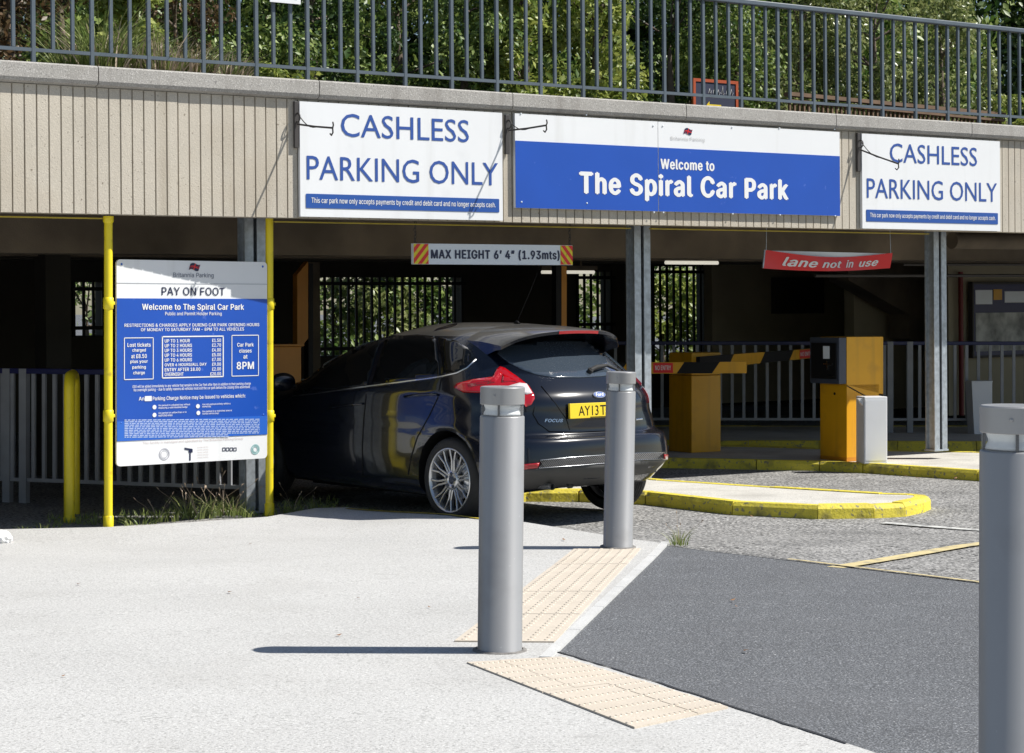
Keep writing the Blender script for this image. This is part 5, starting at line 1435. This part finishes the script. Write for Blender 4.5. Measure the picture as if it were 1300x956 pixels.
# recess frame round the plate
hb, nb2 = rear_at(0, .945)
TE = Matrix.Translation(hb+Vector((-.004, 0, 0))) @ Matrix.Rotation(math.atan2(nb2.z, -nb2.x), 4, 'Y') @ Matrix.Rotation(R(-90), 4, 'Z')
def oval(rx, rz, n=28): return [(rx*math.cos(q), rz*math.sin(q)) for q in np.linspace(0, 2*math.pi, n+1)[:-1]]
em = tf(MB().plate(oval(.062, .026), -.006, .006), TE).build('oval_emblem', M['chrome'], car)
tf(MB().plate(oval(.056, .0215), -.008, -.0061), TE).build('blue_oval', M['barblue'], em)
mb = MB(); txt(mb, 'Ford', (-.042, .042, -.013, .016), -.0095, 0, 0.02, .35, inter=False); tf(mb, TE).build('emblem_script', M['white'], em)
hb, nb2 = rear_at(.40, .70)
h3 = rear_at(.30, .70)[0]
TFc = Matrix.Translation(hb+Vector((-.006, 0, 0))) @ Matrix.Rotation(R(-90)+math.atan2(-(h3.x-hb.x), .10)*-1, 4, 'Z')
p_c = on_body(Vector((691, 534)), .0)[0]; h3 = on_body(Vector((712, 534)), 0)[0]
dirx = (h3-p_c).normalized(); nrm_ = on_body(Vector((700, 534)), 0)[1]
mb = MB(); txt(mb, 'FOCUS', (0, (h3-p_c).length*1.12, 0, .024), 0, 0, .02, .3)
upv = nrm_.cross(dirx).normalized(); upv = upv if upv.z > 0 else -upv
mb.v = [tuple(p_c+dirx*p[0]+upv*(p[2]-.012)+nrm_*.006) for p in mb.v]; mb.build('model_script', M['chrome'], car)
# trim badge on the other side
a = on_body(Vector((806, 533)), .006)[0]; b = on_body(Vector((814, 532)), .006)[0]
MB().tube([a, b], .008, 6).build('trim_badge', M['chrome'], car)
# wiper
wa, nA = on_body(Vector((560+815/kA, 400+315/kA)), .012); wb_, nB = on_body(Vector((560+1035/kA, 400+300/kA)), .015)
wm, _n = on_body(Vector((560+900/kA, 400+293/kA)), .03)
mb = MB().tube([wa+nA*.01, wa*.7+wm*.3+nA*.02, wm, wm*.5+wb_*.5+nA*.012, wb_], [.016, .019, .013, .009, .005], 8)
mb.lathe([(.022, -.01), (.022, .018), (.001, .02)], 14, 0, Matrix.Translation(wa) @ nA.to_track_quat('Z', 'Y').to_matrix().to_4x4())
mb.build('rear_wiper', M['rubber'], car)
# aerial
ab_ = on_body(Vector((656, 411)), 0)[0]
mb = MB().tube([ab_+Vector((-.03, 0, 0)), ab_+Vector((0, 0, .012)), ab_+Vector((.035, 0, .0))], [.012, .014, .006], 8).tube([ab_+Vector((0, 0, .01)), ab_+Vector((-.13, -.03, .26)), ab_+Vector((-.19, -.045, .39))], [.003, .0022, .0014], 6)
mb.build('aerial', M['black'], car)
# door mirrors
for sg in (1, -1):
    x = 2.05; y0 = .86*sg
    bm = bmesh.new(); bmesh.ops.create_uvsphere(bm, u_segments=20, v_segments=12, radius=1)
    for q in bm.verts:
        q.co = Vector((x+.085*q.co.x*(1.25 if q.co.x > 0 else .55), y0+sg*.09+.115*q.co.y, .99+.075*q.co.z))
    for f in bm.faces: f.smooth = True
    me = bpy.data.meshes.new('door_mirror'); bm.to_mesh(me); bm.free(); me.materials.append(M['paint'])
    o = bpy.data.objects.new('door_mirror', me); COL.objects.link(o); o.parent = car
    MB().tube([(x, y0-.02*sg, .95), (x, y0+.06*sg, .96)], .02, 8).build('stalk', M['black'], o)
# towing eye / exhaust under the bumper
MB().tube([(-.66, .45, .29), (-.50, .45, .29)], .024, 12, cap=False).build('exhaust', M['alloy'], car)
MB().box(.42, 2.2, -.55, .55, .14, .19).build('underbody', M['black'], car)
# wheels
RT, WT = .318, .215
def wheel(ax, sg):
    T = Matrix.Translation((ax, sg*(.883 if ax == 0 else .80), RT)) @ Matrix.Rotation(R(-90)*sg, 4, 'X') @ Matrix.Rotation(R(11), 4, 'Z')   # local z -> outwards
    Tt = T
    prof = [(.236, -.006), (.243, -.001), (.262, .004), (.285, .001), (.303, -.010), (RT-.004, -.028), (RT, -.045), (RT, -.17), (RT-.006, -.19), (.29, -.212), (.236, -.205)]
    w = MB().lathe(prof, 56, 0, T).build('wheel', M['rubber'], car)
    # tread ribs as raised rings
    mb = MB()
    for z in (-.065, -.09, -.115, -.14):
        mb.lathe([(RT-.001, z-.007), (RT+.0025, z-.005), (RT+.0025, z+.005), (RT-.001, z+.007)], 48, 0, T)
    mb.build('tread', M['rubber'], w)
    mb = MB(); mb.lathe([(.241, -.004), (.238, .003), (.230, .002), (.224, -.012), (.218, -.03), (.212, -.16), (.225, -.18)], 56, 0, T)
    # ten forked spokes
    for k in range(10):
        a = 2*math.pi*k/10
        for s_ in (-1, 1):
            b0, b1 = a+s_*.085, a+s_*.155 if True else 0
            p0 = Vector((.062*math.cos(a+s_*.2), .062*math.sin(a+s_*.2), -.024)); p1 = Vector((.15*math.cos(b0), .15*math.sin(b0), -.016)); p2 = Vector((.228*math.cos(b1), .228*math.sin(b1), -.006))
            vs = []
            for p, ww in ((p0, .010), (p1, .0068), (p2, .0075)):
                t_ = Vector((-math.sin(b0), math.cos(b0), 0))
                vs += [p+t_*ww+Vector((0, 0, -.004)), p+t_*ww*.5, p-t_*ww*.5, p-t_*ww+Vector((0, 0, -.004)), p-t_*ww*.8+Vector((0, 0, -.03)), p+t_*ww*.8+Vector((0, 0, -.03))]
            fs = [(i*6+j, i*6+(j+1) % 6, (i+1)*6+(j+1) % 6, (i+1)*6+j) for i in range(2) for j in range(6)]
            mb.add([T @ q for q in vs], [f[::-1] for f in fs])
    mb.lathe([(.078, -.05), (.076, -.026), (.06, -.018), (.032, -.016), (.03, -.022), (.0005, -.022)], 30, 0, T)
    r_ = mb.build('rim', M['alloy'], w)
    bm = bmesh.new(); bm.from_mesh(r_.data); bmesh.ops.recalc_face_normals(bm, faces=bm.faces[:]); bm.to_mesh(r_.data); bm.free()
    mb = MB()
    for k in range(5):
        a = 2*math.pi*(k+.5)/5; mb.lathe([(.0115, 0), (.0115, .008), (.0005, .009)], 10, 0, T @ Matrix.Translation((.05*math.cos(a), .05*math.sin(a), -.0185)))
    mb.lathe([(.028, 0), (.024, .005), (.0005, .006)], 20, 0, T @ Matrix.Translation((0, 0, -.021))); mb.build('hub_cap', M['darkgrey'], w)
    mb = MB().lathe([(.15, -.085), (.15, -.075), (.06, -.07), (.0005, -.07)], 36, 0, T); mb.build('brake_disc', M['alloy'], w)
    MB().lathe([(.215, -.11), (.0005, -.11)], 24, 0, T).build('backplate', M['black'], w)
for ax in (0, 2.65):
    for sg in (1, -1): wheel(ax, sg)
print('CAR px checks:')
def prj(p): p = MW @ Vector(p); return ((p.x)/p.y*F+650, HY-(p.z-CZ)/p.y*F)
xs_ = [prj(v.co)[0] for v in body.data.vertices]; ys_ = [prj(v.co)[1] for v in body.data.vertices]
print(min(xs_), max(xs_), min(ys_), max(ys_), 'polys', sum(len(o.data.polygons) for o in bpy.data.objects if o.type == 'MESH'), 'objs', len(bpy.data.objects))
